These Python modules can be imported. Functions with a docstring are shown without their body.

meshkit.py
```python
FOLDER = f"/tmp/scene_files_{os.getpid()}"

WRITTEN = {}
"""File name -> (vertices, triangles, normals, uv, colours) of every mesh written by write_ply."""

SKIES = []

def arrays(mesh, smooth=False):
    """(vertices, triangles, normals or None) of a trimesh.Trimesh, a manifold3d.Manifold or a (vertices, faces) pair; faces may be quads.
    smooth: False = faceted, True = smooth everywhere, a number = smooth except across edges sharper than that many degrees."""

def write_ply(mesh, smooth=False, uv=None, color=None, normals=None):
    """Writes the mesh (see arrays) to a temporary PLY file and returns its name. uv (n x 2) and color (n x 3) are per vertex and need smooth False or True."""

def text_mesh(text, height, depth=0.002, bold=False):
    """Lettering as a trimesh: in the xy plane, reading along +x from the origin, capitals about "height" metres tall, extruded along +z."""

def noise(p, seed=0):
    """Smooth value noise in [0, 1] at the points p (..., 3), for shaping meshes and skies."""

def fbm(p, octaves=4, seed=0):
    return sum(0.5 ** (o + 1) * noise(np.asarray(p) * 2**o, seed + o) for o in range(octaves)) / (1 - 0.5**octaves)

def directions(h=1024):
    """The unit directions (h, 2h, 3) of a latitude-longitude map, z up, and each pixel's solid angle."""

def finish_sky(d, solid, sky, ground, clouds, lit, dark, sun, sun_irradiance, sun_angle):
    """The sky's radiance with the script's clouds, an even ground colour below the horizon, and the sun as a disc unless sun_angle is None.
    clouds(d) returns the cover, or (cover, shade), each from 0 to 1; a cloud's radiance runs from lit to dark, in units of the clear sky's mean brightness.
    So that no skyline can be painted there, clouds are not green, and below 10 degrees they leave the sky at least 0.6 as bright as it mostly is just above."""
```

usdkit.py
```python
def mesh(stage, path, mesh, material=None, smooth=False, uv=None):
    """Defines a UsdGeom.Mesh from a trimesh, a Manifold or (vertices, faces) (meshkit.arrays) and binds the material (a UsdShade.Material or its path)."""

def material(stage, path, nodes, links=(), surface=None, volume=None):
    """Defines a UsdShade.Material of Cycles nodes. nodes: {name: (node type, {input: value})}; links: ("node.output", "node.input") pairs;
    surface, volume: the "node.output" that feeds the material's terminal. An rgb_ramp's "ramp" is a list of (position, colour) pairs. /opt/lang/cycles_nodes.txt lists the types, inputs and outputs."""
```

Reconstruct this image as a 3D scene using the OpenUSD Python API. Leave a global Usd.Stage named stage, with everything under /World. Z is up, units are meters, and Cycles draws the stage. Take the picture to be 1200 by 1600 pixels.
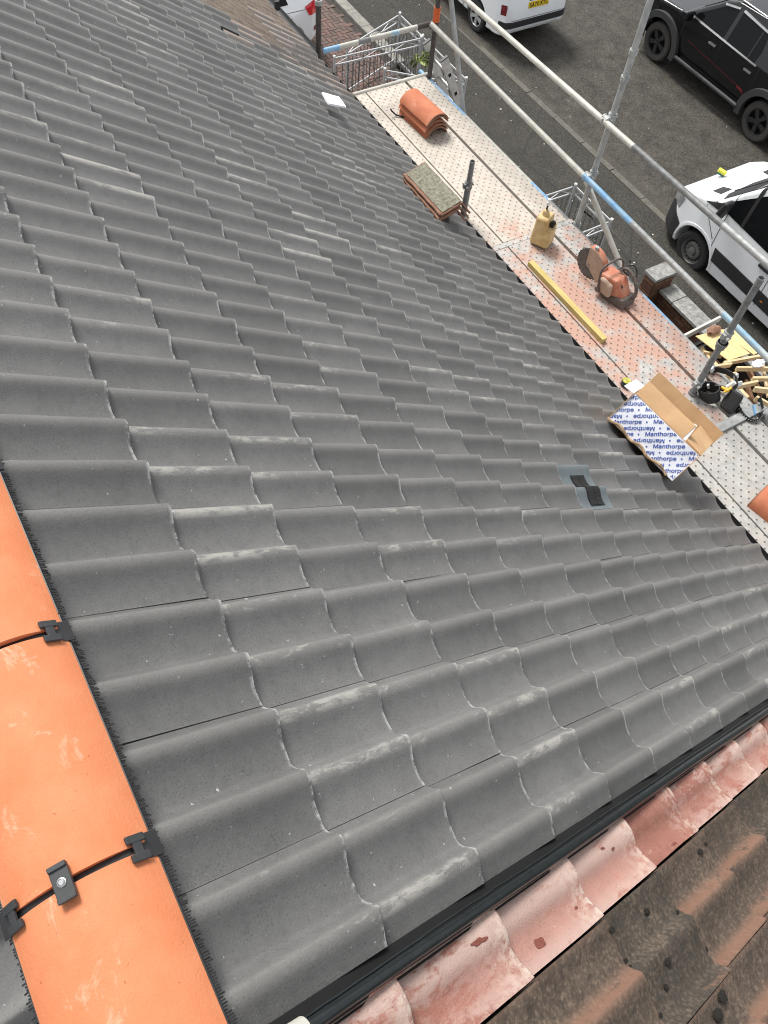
import math, random
import numpy as np
import trimesh
import manifold3d as m3
import usdkit, meshkit
from shapely.geometry import Polygon
from pxr import Usd, UsdGeom, UsdLux, UsdShade, Sdf, Gf, Vt

stage = Usd.Stage.CreateInMemory()
UsdGeom.SetStageUpAxis(stage, UsdGeom.Tokens.z)
UsdGeom.SetStageMetersPerUnit(stage, 1.0)
UsdGeom.Xform.Define(stage, '/World')
UsdGeom.Scope.Define(stage, '/World/Looks')
rng = np.random.default_rng(7)
random.seed(7)
PI = math.pi

# ------------------------------------------------------------------ camera
CAM = np.array([1.132119, -0.448648, 1.971177])
RW = np.array([[0.50332938, 0.86151319, 0.06674253],      # right
               [0.75662748, -0.40210837, -0.51558095],     # down
               [-0.41734206, 0.31000627, -0.85423751]])    # forward
cam = UsdGeom.Camera.Define(stage, '/World/camera')
mt = Gf.Matrix4d(*[float(v) for v in (*RW[0], 0, *(-RW[1]), 0, *(-RW[2]), 0, *CAM, 1)])
cam.AddTransformOp().Set(mt)
cam.CreateHorizontalApertureAttr(24.0)
cam.CreateVerticalApertureAttr(32.0)
cam.CreateFocalLengthAttr(24.0 * 1261.95 / 1200.0)
cam.CreateClippingRangeAttr(Gf.Vec2f(0.05, 2000))
cam.CreateExposureAttr(1.32)

# ------------------------------------------------------------------ overcast sky and weak, wide sun
SUN_EL, SUN_AZ = math.radians(55), math.radians(-92)      # azimuth = atan2(x, y)
dome = UsdLux.DomeLight.Define(stage, '/World/sky')
dome.GetPrim().SetCustomDataByKey('kind', 'structure')
skym = usdkit.material(stage, '/World/Looks/sky', {
    'sky': ('sky_texture', {'sky_type': 'single_scattering', 'sun_disc': False, 'sun_elevation': SUN_EL, 'sun_rotation': SUN_AZ,
                            'air_density': 1.0, 'aerosol_density': 2.0}),
    'hs': ('hsv', {'saturation': 0.16}),
    'tc': ('texture_coordinate', {}),
    'nz': ('noise_texture', {'scale': 2.2, 'detail': 5.0, 'roughness': 0.55}),
    'rp': ('rgb_ramp', {'ramp': [(0.25, (0.82, 0.83, 0.85)), (0.75, (1.2, 1.19, 1.17))]}),
    'mx': ('mix_color', {'blend_type': 'multiply', 'fac': 1.0, 'use_clamp': False}),
    'bg': ('background_shader', {'strength': 0.085})},
    [('sky.color', 'hs.color'), ('tc.generated', 'nz.vector'), ('nz.fac', 'rp.fac'), ('hs.color', 'mx.a'), ('rp.color', 'mx.b'),
     ('mx.result', 'bg.color')], surface='bg.background')
UsdShade.MaterialBindingAPI.Apply(dome.GetPrim()).Bind(skym)
sun = UsdLux.DistantLight.Define(stage, '/World/sun')
sun.CreateIntensityAttr(0.4)
sun.CreateAngleAttr(18.0)
sun.CreateColorAttr(Gf.Vec3f(1.0, 0.97, 0.93))
sun.CreateNormalizeAttr(True) if hasattr(sun, 'CreateNormalizeAttr') else None
sd = Gf.Vec3d(math.sin(SUN_AZ) * math.cos(SUN_EL), math.cos(SUN_AZ) * math.cos(SUN_EL), math.sin(SUN_EL))
sun.AddTransformOp().Set(Gf.Matrix4d(1).SetRotate(Gf.Rotation(Gf.Vec3d(0, 0, 1), sd)))

# ------------------------------------------------------------------ helpers
COUNT = {}
XF = {}


def fresh(parent, name):
    k = (parent, name)
    n = COUNT.get(k, 0)
    COUNT[k] = n + 1
    return f'{parent}/{name}' if n == 0 else f'{parent}/{name}_{n:03d}'


def tag(prim, label=None, cat=None, group=None, kind=None):
    for k, v in (('label', label), ('category', cat), ('group', group), ('kind', kind)):
        if v:
            prim.SetCustomDataByKey(k, v)
    return prim


def thing(name, label, cat, loc=(0, 0, 0), rz=0.0, group=None, kind=None):
    path = fresh('/World', name)
    x = UsdGeom.Xform.Define(stage, path)
    x.AddTranslateOp().Set(Gf.Vec3d(*map(float, loc)))
    x.AddRotateZOp().Set(math.degrees(rz))
    tag(x.GetPrim(), label, cat, group, kind)
    XF[path] = (np.array(loc, float), rz)
    return path


def tolocal(path, v):
    root = '/'.join(path.split('/')[:3])
    if root not in XF:
        return v
    loc, rz = XF[root]
    c, s = math.cos(-rz), math.sin(-rz)
    w = v - loc
    return np.c_[w[:, 0] * c - w[:, 1] * s, w[:, 0] * s + w[:, 1] * c, w[:, 2]]


def arr(mesh):
    if hasattr(mesh, 'to_mesh'):
        q = mesh.to_mesh()
        return np.array(q.vert_properties[:, :3], float), np.array(q.tri_verts)
    if isinstance(mesh, (tuple, list)):
        v, f = np.asarray(mesh[0], float), np.asarray(mesh[1], int)
        if f.shape[1] == 4:
            f = np.vstack([f[:, [0, 1, 2]], f[:, [0, 2, 3]]])
        return v, f
    return np.array(mesh.vertices), np.array(mesh.faces)


def part(parent, name, mesh, mat, smooth=False, world=True, label=None, kind=None, pv=None):
    """One Mesh prim. world: the vertices are in world space (turned into the thing's own)."""
    v, f = arr(mesh)
    if world:
        v = tolocal(parent, v)
    path = fresh(parent, name)
    m = usdkit.mesh(stage, path, trimesh.Trimesh(v, f, process=False), M[mat], smooth)
    for k, a in (pv or {}).items():
        UsdGeom.PrimvarsAPI(m).CreatePrimvar(k, Sdf.ValueTypeNames.FloatArray, 'vertex').Set(Vt.FloatArray.FromNumpy(np.asarray(a, np.float32)))
    tag(m.GetPrim(), label=label, kind=kind)
    return path


def solo(name, mesh, mat, label=None, cat=None, group=None, kind=None, smooth=False):
    p = part('/World', name, mesh, mat, smooth)
    tag(stage.GetPrimAtPath(p), label, cat, group, kind)
    return p


def copy(path, label, loc, rz=0.0, group=None):
    src = stage.GetPrimAtPath(path)
    name = path.split('/')[-1]
    if name[-3:].isdigit() and name[-4] == '_':
        name = name[:-4]
    new = fresh('/World', name)
    x = UsdGeom.Xform.Define(stage, new)
    x.GetPrim().GetReferences().AddInternalReference(src.GetPath())
    x.ClearXformOpOrder()
    x.AddTranslateOp().Set(Gf.Vec3d(*map(float, loc)))
    x.AddRotateZOp().Set(math.degrees(rz))
    tag(x.GetPrim(), label, src.GetCustomDataByKey('category'), group or src.GetCustomDataByKey('group'))
    x.GetPrim().SetInstanceable(True)
    return new


def cat_(*ms):
    vs, fs, n = [], [], 0
    for m in ms:
        v, f = arr(m)
        vs.append(v); fs.append(f + n); n += len(v)
    return trimesh.Trimesh(np.vstack(vs), np.vstack(fs), process=False)


def rotm(ax, ang):
    return trimesh.transformations.rotation_matrix(ang, ax)[:3, :3]


def moved(mesh, t=(0, 0, 0), R=None):
    v, f = arr(mesh)
    if R is not None:
        v = v @ np.asarray(R).T
    return trimesh.Trimesh(v + np.asarray(t, float), f, process=False)


def cbox(c, s, ch=0.004, R=None):
    """A chamfered box about c of size s."""
    s = np.array(s, float) / 2
    ch = min(ch, s.min() * 0.6)
    pts = []
    for sx in (-1, 1):
        for sy in (-1, 1):
            for sz in (-1, 1):
                e = np.array([sx, sy, sz]) * s
                d = np.array([sx, sy, sz]) * ch
                pts += [e - [d[0], 0, 0], e - [0, d[1], 0], e - [0, 0, d[2]]]
    h = trimesh.convex.convex_hull(np.array(pts))
    return moved(h, c, R)


def box8(c, s, R=None):
    b = trimesh.creation.box(extents=s)
    return moved(b, c, R)


def frame_of(d):
    d = np.asarray(d, float); d = d / np.linalg.norm(d)
    a = np.array([0, 0, 1.0]) if abs(d[2]) < 0.9 else np.array([1.0, 0, 0])
    u = np.cross(a, d); u /= np.linalg.norm(u)
    return u, np.cross(d, u), d


def tube(p, q, r, n=16, hollow=0.0, r2=None):
    p, q = np.asarray(p, float), np.asarray(q, float)
    u, w, d = frame_of(q - p)
    a = np.arange(n) / n * 2 * PI
    ring = np.cos(a)[:, None] * u + np.sin(a)[:, None] * w
    r2 = r if r2 is None else r2
    prof = [(p, r), (q, r2)]
    if hollow:
        prof += [(q, r2 - hollow), (q - d * min(0.12, np.linalg.norm(q - p) * .5), r2 - hollow)]
    vs = [c + ring * rr for c, rr in prof]
    v = np.vstack(vs)
    f = []
    for k in range(len(prof) - 1):
        for i in range(n):
            j = (i + 1) % n
            f += [(k * n + i, k * n + j, (k + 1) * n + j), (k * n + i, (k + 1) * n + j, (k + 1) * n + i)]
    L = len(prof) - 1
    v = np.vstack([v, prof[0][0], prof[-1][0]])
    for i in range(n):
        j = (i + 1) % n
        f += [(len(v) - 2, j, i), (len(v) - 1, L * n + i, L * n + j)]
    return trimesh.Trimesh(v, f, process=False)


def wire(pts, r, n=10, closed=False):
    """A round bar bent through pts."""
    pts = np.asarray(pts, float)
    N = len(pts)
    v, f = [], []
    up = None
    for i in range(N):
        if closed:
            t = pts[(i + 1) % N] - pts[i - 1]
        else:
            t = pts[min(i + 1, N - 1)] - pts[max(i - 1, 0)]
        t = t / np.linalg.norm(t)
        if up is None:
            u, w, _ = frame_of(t)
        else:
            u = up - t * (up @ t); u /= np.linalg.norm(u); w = np.cross(t, u)
        up = u
        a = np.arange(n) / n * 2 * PI
        v.append(pts[i] + r * (np.cos(a)[:, None] * u + np.sin(a)[:, None] * w))
    v = np.vstack(v)
    for k in range(N if closed else N - 1):
        k2 = (k + 1) % N
        for i in range(n):
            j = (i + 1) % n
            f += [(k * n + i, k * n + j, k2 * n + j), (k * n + i, k2 * n + j, k2 * n + i)]
    if not closed:
        v = np.vstack([v, pts[0], pts[-1]])
        for i in range(n):
            j = (i + 1) % n
            f += [(len(v) - 2, j, i), (len(v) - 1, (N - 1) * n + i, (N - 1) * n + j)]
    return trimesh.Trimesh(v, f, process=False)


def prism(poly, h0, h1, axis='y'):
    """Extrudes a 2D polygon: axis y -> poly in (x, z); x -> (y, z); z -> (x, y). Returns a Manifold."""
    cs = m3.CrossSection([np.asarray(poly, float)], m3.FillRule.NonZero)
    m = cs.extrude(h1 - h0)
    if axis == 'z':
        return m.translate((0, 0, h0))
    if axis == 'y':
        return m.rotate((90, 0, 0)).translate((0, h1, 0))
    return m.rotate((90, 0, 90)).translate((h0, 0, 0))


def hull(pts_r, seg=10):
    seg = max(seg, 20)
    ms = [m3.Manifold.sphere(r, seg).translate(tuple(map(float, p))) for p, r in pts_r]
    return m3.Manifold.batch_hull(ms)


def to_man(mesh):
    v, f = arr(mesh)
    return m3.Manifold(m3.Mesh(np.asarray(v, np.float32), np.asarray(f, np.uint32)))


def lathe(prof, n=20, c=(0, 0, 0), R=None):
    prof = np.asarray(prof, float)
    a = np.arange(n) / n * 2 * PI
    v = np.vstack([np.c_[r * np.cos(a), r * np.sin(a), np.full(n, z)] for r, z in prof])
    f = []
    for k in range(len(prof) - 1):
        for i in range(n):
            j = (i + 1) % n
            f += [(k * n + i, k * n + j, (k + 1) * n + j), (k * n + i, (k + 1) * n + j, (k + 1) * n + i)]
    return moved(trimesh.Trimesh(v, f, process=False), c, R)


# ------------------------------------------------------------------ materials
M = {}


def mat(name, nodes, links, surface='p.BSDF'):
    M[name] = usdkit.material(stage, '/World/Looks/' + name, nodes, links, surface=surface)


def plain(name, c, rough=0.6, metal=0.0, var=0.18, scale=8.0, bump=0.0, bscale=200.0, spec=0.5, coat=0.0, c2=None, bevel=0.0, stretch=(1, 1, 1), trans=0.0, scuff=None, sscale=7.0, slo=0.60):
    """A principled surface whose colour wanders between a darker and a lighter tone of c (or towards c2)."""
    c = np.array(c, float)
    a, b = (c * (1 - var), np.minimum(c * (1 + var), 0.95)) if c2 is None else (c, np.array(c2, float))
    nodes = {'g': ('geometry', {}), 'mp': ('mapping', {'scale': stretch}), 'n': ('noise_texture', {'scale': scale, 'detail': 5.0, 'roughness': 0.62}),
             'r': ('rgb_ramp', {'ramp': [(0.3, a), (0.7, b)]}),
             'p': ('principled_bsdf', {'roughness': rough, 'metallic': metal, 'specular_ior_level': spec, 'coat_weight': coat, 'transmission_weight': trans})}
    links = [('g.position', 'mp.vector'), ('mp.vector', 'n.vector'), ('n.fac', 'r.fac'), ('r.color', 'p.base_color')]
    if bevel:
        nodes['bv'] = ('bevel', {'radius': bevel, 'samples': 4})
    if bump:
        nodes['bn'] = ('noise_texture', {'scale': bscale, 'detail': 3.0})
        nodes['bp'] = ('bump', {'strength': 1.0, 'distance': bump})
        links += [('g.position', 'bn.vector'), ('bn.fac', 'bp.height'), ('bp.normal', 'p.normal')]
        if bevel:
            links += [('bv.bevel', 'bp.normal')]
    elif bevel:
        links += [('bv.bevel', 'p.normal')]
    if scuff:
        nodes.update({'sn': ('noise_texture', {'scale': sscale, 'detail': 9.0, 'roughness': 0.72, 'distortion': 0.6}), 'sr': ('map_range', {'from_min': slo, 'from_max': slo + 0.12, 'to_max': 0.7, 'clamp': True}),
                      'sm': ('mix_color', {'b': scuff}), 'pn': ('noise_texture', {'scale': 90.0, 'detail': 3.0}), 'pr': ('map_range', {'from_min': 0.70, 'from_max': 0.74, 'to_max': 0.6, 'clamp': True}), 'pm': ('mix_color', {'b': tuple(c * 0.45)})})
        links = [l for l in links if l[1] != 'p.base_color'] + [('g.position', 'sn.vector'), ('sn.fac', 'sr.value'), ('sr.result', 'sm.fac'), ('r.color', 'sm.a'), ('g.position', 'pn.vector'), ('pn.fac', 'pr.value'),
                 ('pr.result', 'pm.fac'), ('sm.result', 'pm.a'), ('pm.result', 'p.base_color')]
    mat(name, nodes, links)


def tile_mat(name, ca, cb, dust, dustc, edgec, dustlo=0.52, spec=0.35, rough=0.72, moss=None, mossamt=(0.45, 0.6), bump=0.0012, crestlo=0.62, dscale=(26.0, 8.0, 10.0), pit=0.0, film=0.0):
    """Roof tiles: two tones, pits, scuffed dust along the crests (primvar crest), chipped tail edges (primvar edge), tone per tile (primvar tone)."""
    nodes = {
        'g': ('geometry', {}), 'mp': ('mapping', {'rotation': (math.radians(38), 0, 0)}),
        'n1': ('noise_texture', {'scale': 5.0, 'detail': 6.0, 'roughness': 0.65}),
        'base': ('rgb_ramp', {'ramp': [(0.32, ca), (0.68, cb)]}),
        'tone': ('attribute', {'attribute': 'tone'}),
        'tm': ('math', {'math_type': 'multiply_add', 'value2': 0.30, 'value3': 0.85}),
        'tc': ('combine_xyz', {}),
        'tmul': ('mix_color', {'blend_type': 'multiply', 'fac': 1.0}),
        # fine pits
        'n2': ('noise_texture', {'scale': 260.0, 'detail': 2.0}),
        'pit': ('rgb_ramp', {'ramp': [(0.26, (0.5, 0.5, 0.5)), (0.40, (0.97, 0.97, 0.97)), (0.62, (1.03, 1.03, 1.03)), (0.78, (1.3, 1.3, 1.3))]}),
        'pmul': ('mix_color', {'blend_type': 'multiply', 'fac': 1.0, 'use_clamp': False}),
        # darker blotches
        'n4': ('noise_texture', {'scale': 34.0, 'detail': 5.0, 'roughness': 0.7}),
        'blo': ('rgb_ramp', {'ramp': [(0.34, (0.88, 0.88, 0.88)), (0.52, (1, 1, 1))]}),
        'bmul': ('mix_color', {'blend_type': 'multiply', 'fac': 1.0}),
        # dust on crests
        'sc': ('vector_math', {'vector_math_type': 'multiply', 'math_type': 'multiply', 'vector2': (22.0, 7.0, 22.0)}),
        'n3': ('noise_texture', {'scale': 1.0, 'detail': 7.0, 'roughness': 0.72, 'distortion': 0.4}),
        'n5': ('noise_texture', {'scale': 1.3, 'detail': 2.0}),
        'crest': ('attribute', {'attribute': 'crest'}),
        'cr': ('map_range', {'from_min': crestlo, 'from_max': 1.0, 'clamp': True}),
        'nz': ('math', {'math_type': 'multiply_add', 'value2': 0.75, 'value3': -0.37}),
        'na': ('math', {'math_type': 'add'}),
        'nr': ('map_range', {'from_min': dustlo, 'from_max': dustlo + 0.11, 'clamp': True}), 'tr': ('math', {'math_type': 'multiply_add', 'value2': 0.3, 'value3': -0.15}), 'nb': ('math', {'math_type': 'add'}),
        'dm': ('math', {'math_type': 'multiply'}),
        'dm2': ('math', {'math_type': 'multiply', 'value2': dust}),
        'dmix': ('mix_color', {'b': dustc}),
        'fl': ('math', {'math_type': 'multiply', 'value2': film}), 'flm': ('mix_color', {'b': dustc}),  # evenly pales every crest: worn tone plus crest highlights put into the colour
        # chipped tail edges
        'edge': ('attribute', {'attribute': 'edge'}),
        'n6': ('noise_texture', {'scale': 42.0, 'detail': 5.0, 'roughness': 0.7}),
        'er': ('map_range', {'from_min': 0.455, 'from_max': 0.57, 'clamp': True}),
        'em': ('math', {'math_type': 'multiply'}),
        'emix': ('mix_color', {'b': edgec}),
        'fn': ('noise_texture', {'scale': 75.0, 'detail': 3.0, 'roughness': 0.55}), 'fr': ('map_range', {'from_min': 0.715, 'from_max': 0.75, 'to_max': 0.65, 'clamp': True}), 'fm': ('mix_color', {'b': edgec}),
        'bn': ('noise_texture', {'scale': 210.0, 'detail': 5.0, 'roughness': 0.7}),
        'bp': ('bump', {'strength': 0.8, 'distance': bump}),
        'p': ('principled_bsdf', {'roughness': rough, 'specular_ior_level': spec})}
    if pit:
        nodes['n2'] = ('noise_texture', {'scale': 95.0, 'detail': 2.5, 'roughness': 0.6})
        nodes['bn'] = ('noise_texture', {'scale': 85.0, 'detail': 2.0})
        nodes['pit'] = ('rgb_ramp', {'ramp': [(0.3, (1 - pit, 1 - pit, 1 - pit)), (0.5, (1, 1, 1)), (0.68, (1 + 2.2 * pit, 1 + 2.1 * pit, 1 + 2 * pit))]})
    nodes['sc'] = ('mapping', {'scale': dscale, 'rotation': (0, 0, 0)})
    links = [('g.position', 'mp.vector'), ('mp.vector', 'n1.vector'), ('n1.fac', 'base.fac'), ('tone.fac', 'tm.value1'),
             ('tm.value', 'tc.x'), ('tm.value', 'tc.y'), ('tm.value', 'tc.z'), ('base.color', 'tmul.a'), ('tc.vector', 'tmul.b'),
             ('mp.vector', 'n2.vector'), ('n2.fac', 'pit.fac'), ('tmul.result', 'pmul.a'), ('pit.color', 'pmul.b'),
             ('mp.vector', 'n4.vector'), ('n4.fac', 'blo.fac'), ('pmul.result', 'bmul.a'), ('blo.color', 'bmul.b'),
             ('mp.vector', 'sc.vector'), ('sc.vector', 'n3.vector'), ('mp.vector', 'n5.vector'), ('n5.fac', 'nz.value1'),
             ('n3.fac', 'na.value1'), ('nz.value', 'na.value2'), ('na.value', 'nb.value1'), ('tone.fac', 'tr.value1'), ('tr.value', 'nb.value2'), ('nb.value', 'nr.value'), ('crest.fac', 'cr.value'),
             ('nr.result', 'dm.value1'), ('cr.result', 'dm.value2'), ('dm.value', 'dm2.value1'), ('dm2.value', 'dmix.fac'),
             ('mp.vector', 'n6.vector'), ('n6.fac', 'er.value'), ('er.result', 'em.value1'), ('edge.fac', 'em.value2'),
             ('dmix.result', 'emix.a'), ('em.value', 'emix.fac'), ('mp.vector', 'bn.vector'), ('bn.fac', 'bp.height'), ('bp.normal', 'p.normal')]
    last = 'bmul.result'
    if moss:
        nodes['n7'] = ('noise_texture', {'scale': 34.0, 'detail': 9.0, 'roughness': 0.8})
        nodes['mr'] = ('map_range', {'from_min': mossamt[0], 'from_max': mossamt[1], 'clamp': True})
        nodes['mm'] = ('mix_color', {'b': moss})
        links += [('mp.vector', 'n7.vector'), ('n7.fac', 'mr.value'), ('mr.result', 'mm.fac'), ('bmul.result', 'mm.a')]
        last = 'mm.result'
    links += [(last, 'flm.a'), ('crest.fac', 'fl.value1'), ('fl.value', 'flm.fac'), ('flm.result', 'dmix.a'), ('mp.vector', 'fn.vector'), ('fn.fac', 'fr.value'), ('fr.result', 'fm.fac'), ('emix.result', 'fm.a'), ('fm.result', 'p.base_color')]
    mat(name, nodes, links)


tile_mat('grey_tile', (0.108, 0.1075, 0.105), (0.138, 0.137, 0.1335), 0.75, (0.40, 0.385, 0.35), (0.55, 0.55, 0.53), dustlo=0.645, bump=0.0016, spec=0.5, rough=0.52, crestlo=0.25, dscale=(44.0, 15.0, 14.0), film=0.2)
tile_mat('dusty_tile', (0.13, 0.125, 0.12), (0.18, 0.165, 0.15), 0.8, (0.42, 0.33, 0.28), (0.5, 0.45, 0.4), dustlo=0.36, crestlo=0.0)
tile_mat('red_tile', (0.30, 0.125, 0.093), (0.38, 0.18, 0.14), 0.9, (0.52, 0.40, 0.35), (0.6, 0.5, 0.42), dustlo=0.45, crestlo=-0.35, spec=0.25, rough=0.75, bump=0.003)
tile_mat('mossy_tile', (0.060, 0.049, 0.038), (0.115, 0.089, 0.067), 0.75, (0.225, 0.118, 0.078), (0.2, 0.13, 0.09), dustlo=0.42, crestlo=-0.1, pit=0.38, moss=(0.044, 0.039, 0.031), mossamt=(0.45, 0.60), bump=0.0025, dscale=(30.0, 16.0, 30.0))
tile_mat('old_tile', (0.15, 0.12, 0.095), (0.27, 0.21, 0.165), 0.5, (0.33, 0.26, 0.21), (0.2, 0.15, 0.12), moss=(0.1, 0.085, 0.065), bump=0.004)

plain('orange_clay', (0.56, 0.183, 0.077), 0.75, var=0.1, scale=14, bump=0.0007, bscale=230, spec=0.3, c2=(0.60, 0.225, 0.108), scuff=(0.72, 0.47, 0.34), sscale=11.0, slo=0.595)
plain('stack_clay', (0.44, 0.14, 0.07), 0.75, var=0.15, scale=9, bump=0.0008, bscale=160, spec=0.3, c2=(0.56, 0.21, 0.115), scuff=(0.6, 0.33, 0.22), sscale=9.0)
plain('black_plastic', (0.014, 0.014, 0.015), 0.45, var=0.25, scale=20)
plain('dark_plastic', (0.03, 0.032, 0.034), 0.5, var=0.2, scale=30, bevel=0.002)
plain('gloss_black', (0.007, 0.010, 0.011), 0.26, var=0.3, scale=30, spec=0.5)
plain('membrane', (0.005, 0.005, 0.005), 0.9, var=0.3)
plain('galv', (0.36, 0.37, 0.36), 0.6, 0.3, 0.25, scale=26, bump=0.0006, bscale=120, stretch=(1, 1, 0.4))
plain('galv_pale', (0.47, 0.46, 0.41), 0.6, 0.15, 0.16, scale=16, bump=0.0006, bscale=120)
plain('galv_dark', (0.19, 0.195, 0.19), 0.6, 0.25, 0.3, scale=22, bump=0.0008, bscale=120)
plain('rusty_black', (0.03, 0.028, 0.027), 0.65, 0.2, 0.5, scale=40, c2=(0.12, 0.105, 0.095), bump=0.001, bscale=150)
plain('blue_paint', (0.13, 0.34, 0.60), 0.55, 0.1, 0.2, scale=14, c2=(0.34, 0.47, 0.55), bump=0.0006, bscale=120)
plain('worn_blue', (0.22, 0.42, 0.56), 0.55, 0.15, 0.3, scale=9, c2=(0.55, 0.56, 0.52), bump=0.0006, bscale=120)
plain('orange_tape', (0.62, 0.12, 0.03), 0.5, var=0.2, scale=60)
plain('alu', (0.55, 0.53, 0.5), 0.5, 0.35, 0.2, scale=18)
plain('dark_hole', (0.01, 0.01, 0.01), 0.9)
plain('hivis', (0.40, 0.60, 0.10), 0.8, var=0.35, scale=30, c2=(0.75, 0.78, 0.45))
plain('batten', (0.42, 0.33, 0.10), 0.75, var=0.2, scale=20, stretch=(0.25, 3, 3), c2=(0.58, 0.46, 0.19), bump=0.0006)
plain('pale_wood', (0.55, 0.40, 0.22), 0.75, var=0.25, scale=14, stretch=(1, 2.5, 1), c2=(0.72, 0.58, 0.36), bump=0.001)
plain('ply', (0.62, 0.45, 0.2), 0.7, var=0.1, scale=11, c2=(0.72, 0.56, 0.29), stretch=(0.5, 3, 1))
plain('brown_wood', (0.16, 0.085, 0.045), 0.8, var=0.3, scale=20, stretch=(1, 3, 1))
plain('white_wood', (0.62, 0.60, 0.54), 0.6, var=0.1, scale=10)
plain('card', (0.44, 0.27, 0.135), 0.85, var=0.07, scale=6, c2=(0.56, 0.36, 0.19))
plain('card_white', (0.80, 0.82, 0.88), 0.6, var=0.05, scale=8)
plain('card_torn', (0.35, 0.24, 0.14), 0.95, var=0.4, scale=60)
plain('blue_ink', (0.07, 0.12, 0.40), 0.6, var=0.1)
plain('paper', (0.78, 0.78, 0.8), 0.7, var=0.04)
plain('old_clay', (0.17, 0.085, 0.055), 0.85, var=0.4, scale=40, bump=0.003, bscale=80, c2=(0.32, 0.17, 0.11))
plain('lichen', (0.105, 0.1, 0.06), 0.95, var=0.4, scale=45, bump=0.006, bscale=60, c2=(0.30, 0.29, 0.23))
plain('moss', (0.010, 0.008, 0.005), 0.95, var=0.5, scale=90, bump=0.003, bscale=200)
plain('stain', (0.17, 0.05, 0.035), 0.7, var=0.3, scale=60)
plain('slate_plastic', (0.13, 0.155, 0.165), 0.45, var=0.12, scale=14)
plain('yellowed_plastic', (0.42, 0.25, 0.085), 0.45, var=0.2, scale=15, c2=(0.66, 0.52, 0.27), spec=0.5, bump=0.0005)
plain('saw_orange', (0.44, 0.11, 0.05), 0.55, var=0.25, scale=13, c2=(0.50, 0.25, 0.165), bevel=0.006, bump=0.0004)
plain('saw_dust', (0.36, 0.25, 0.185), 0.8, var=0.25, scale=20, c2=(0.48, 0.35, 0.26), bevel=0.004)
plain('saw_dark', (0.06, 0.05, 0.045), 0.7, var=0.4, scale=40, c2=(0.16, 0.125, 0.105), bevel=0.003)
plain('steel', (0.30, 0.29, 0.28), 0.4, 0.8, 0.25, scale=40)
plain('blade', (0.10, 0.095, 0.09), 0.5, 0.3, 0.35, scale=30)
plain('leather', (0.016, 0.015, 0.015), 0.6, var=0.35, scale=50, bump=0.001, bscale=160)
plain('white_plastic', (0.72, 0.72, 0.70), 0.4, var=0.06)
plain('yellow_plastic', (0.72, 0.42, 0.03), 0.4, var=0.1)
plain('tape_lid', (0.42, 0.40, 0.07), 0.5, var=0.25, scale=60)
plain('white_paint', (0.80, 0.82, 0.83), 0.25, var=0.02, scale=2, coat=0.6, bevel=0.018)
plain('black_paint', (0.004, 0.0043, 0.005), 0.16, var=0.1, scale=2, coat=0.25, bevel=0.02, spec=0.4)
plain('car_black', (0.018, 0.018, 0.02), 0.55, var=0.15, scale=20, bevel=0.012)
plain('flare', (0.035, 0.036, 0.037), 0.6, var=0.12, scale=14, bevel=0.012)
plain('rubber', (0.017, 0.0165, 0.016), 0.8, var=0.25, scale=30, bump=0.003, bscale=60, bevel=0.008)
plain('dusty_rubber', (0.042, 0.039, 0.034), 0.85, var=0.25, scale=30, bump=0.003, bscale=60, bevel=0.008)
plain('chrome', (0.5, 0.5, 0.5), 0.25, 0.9, 0.05)
plain('alloy', (0.62, 0.63, 0.64), 0.25, 0.7, 0.08, bevel=0.004)
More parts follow.
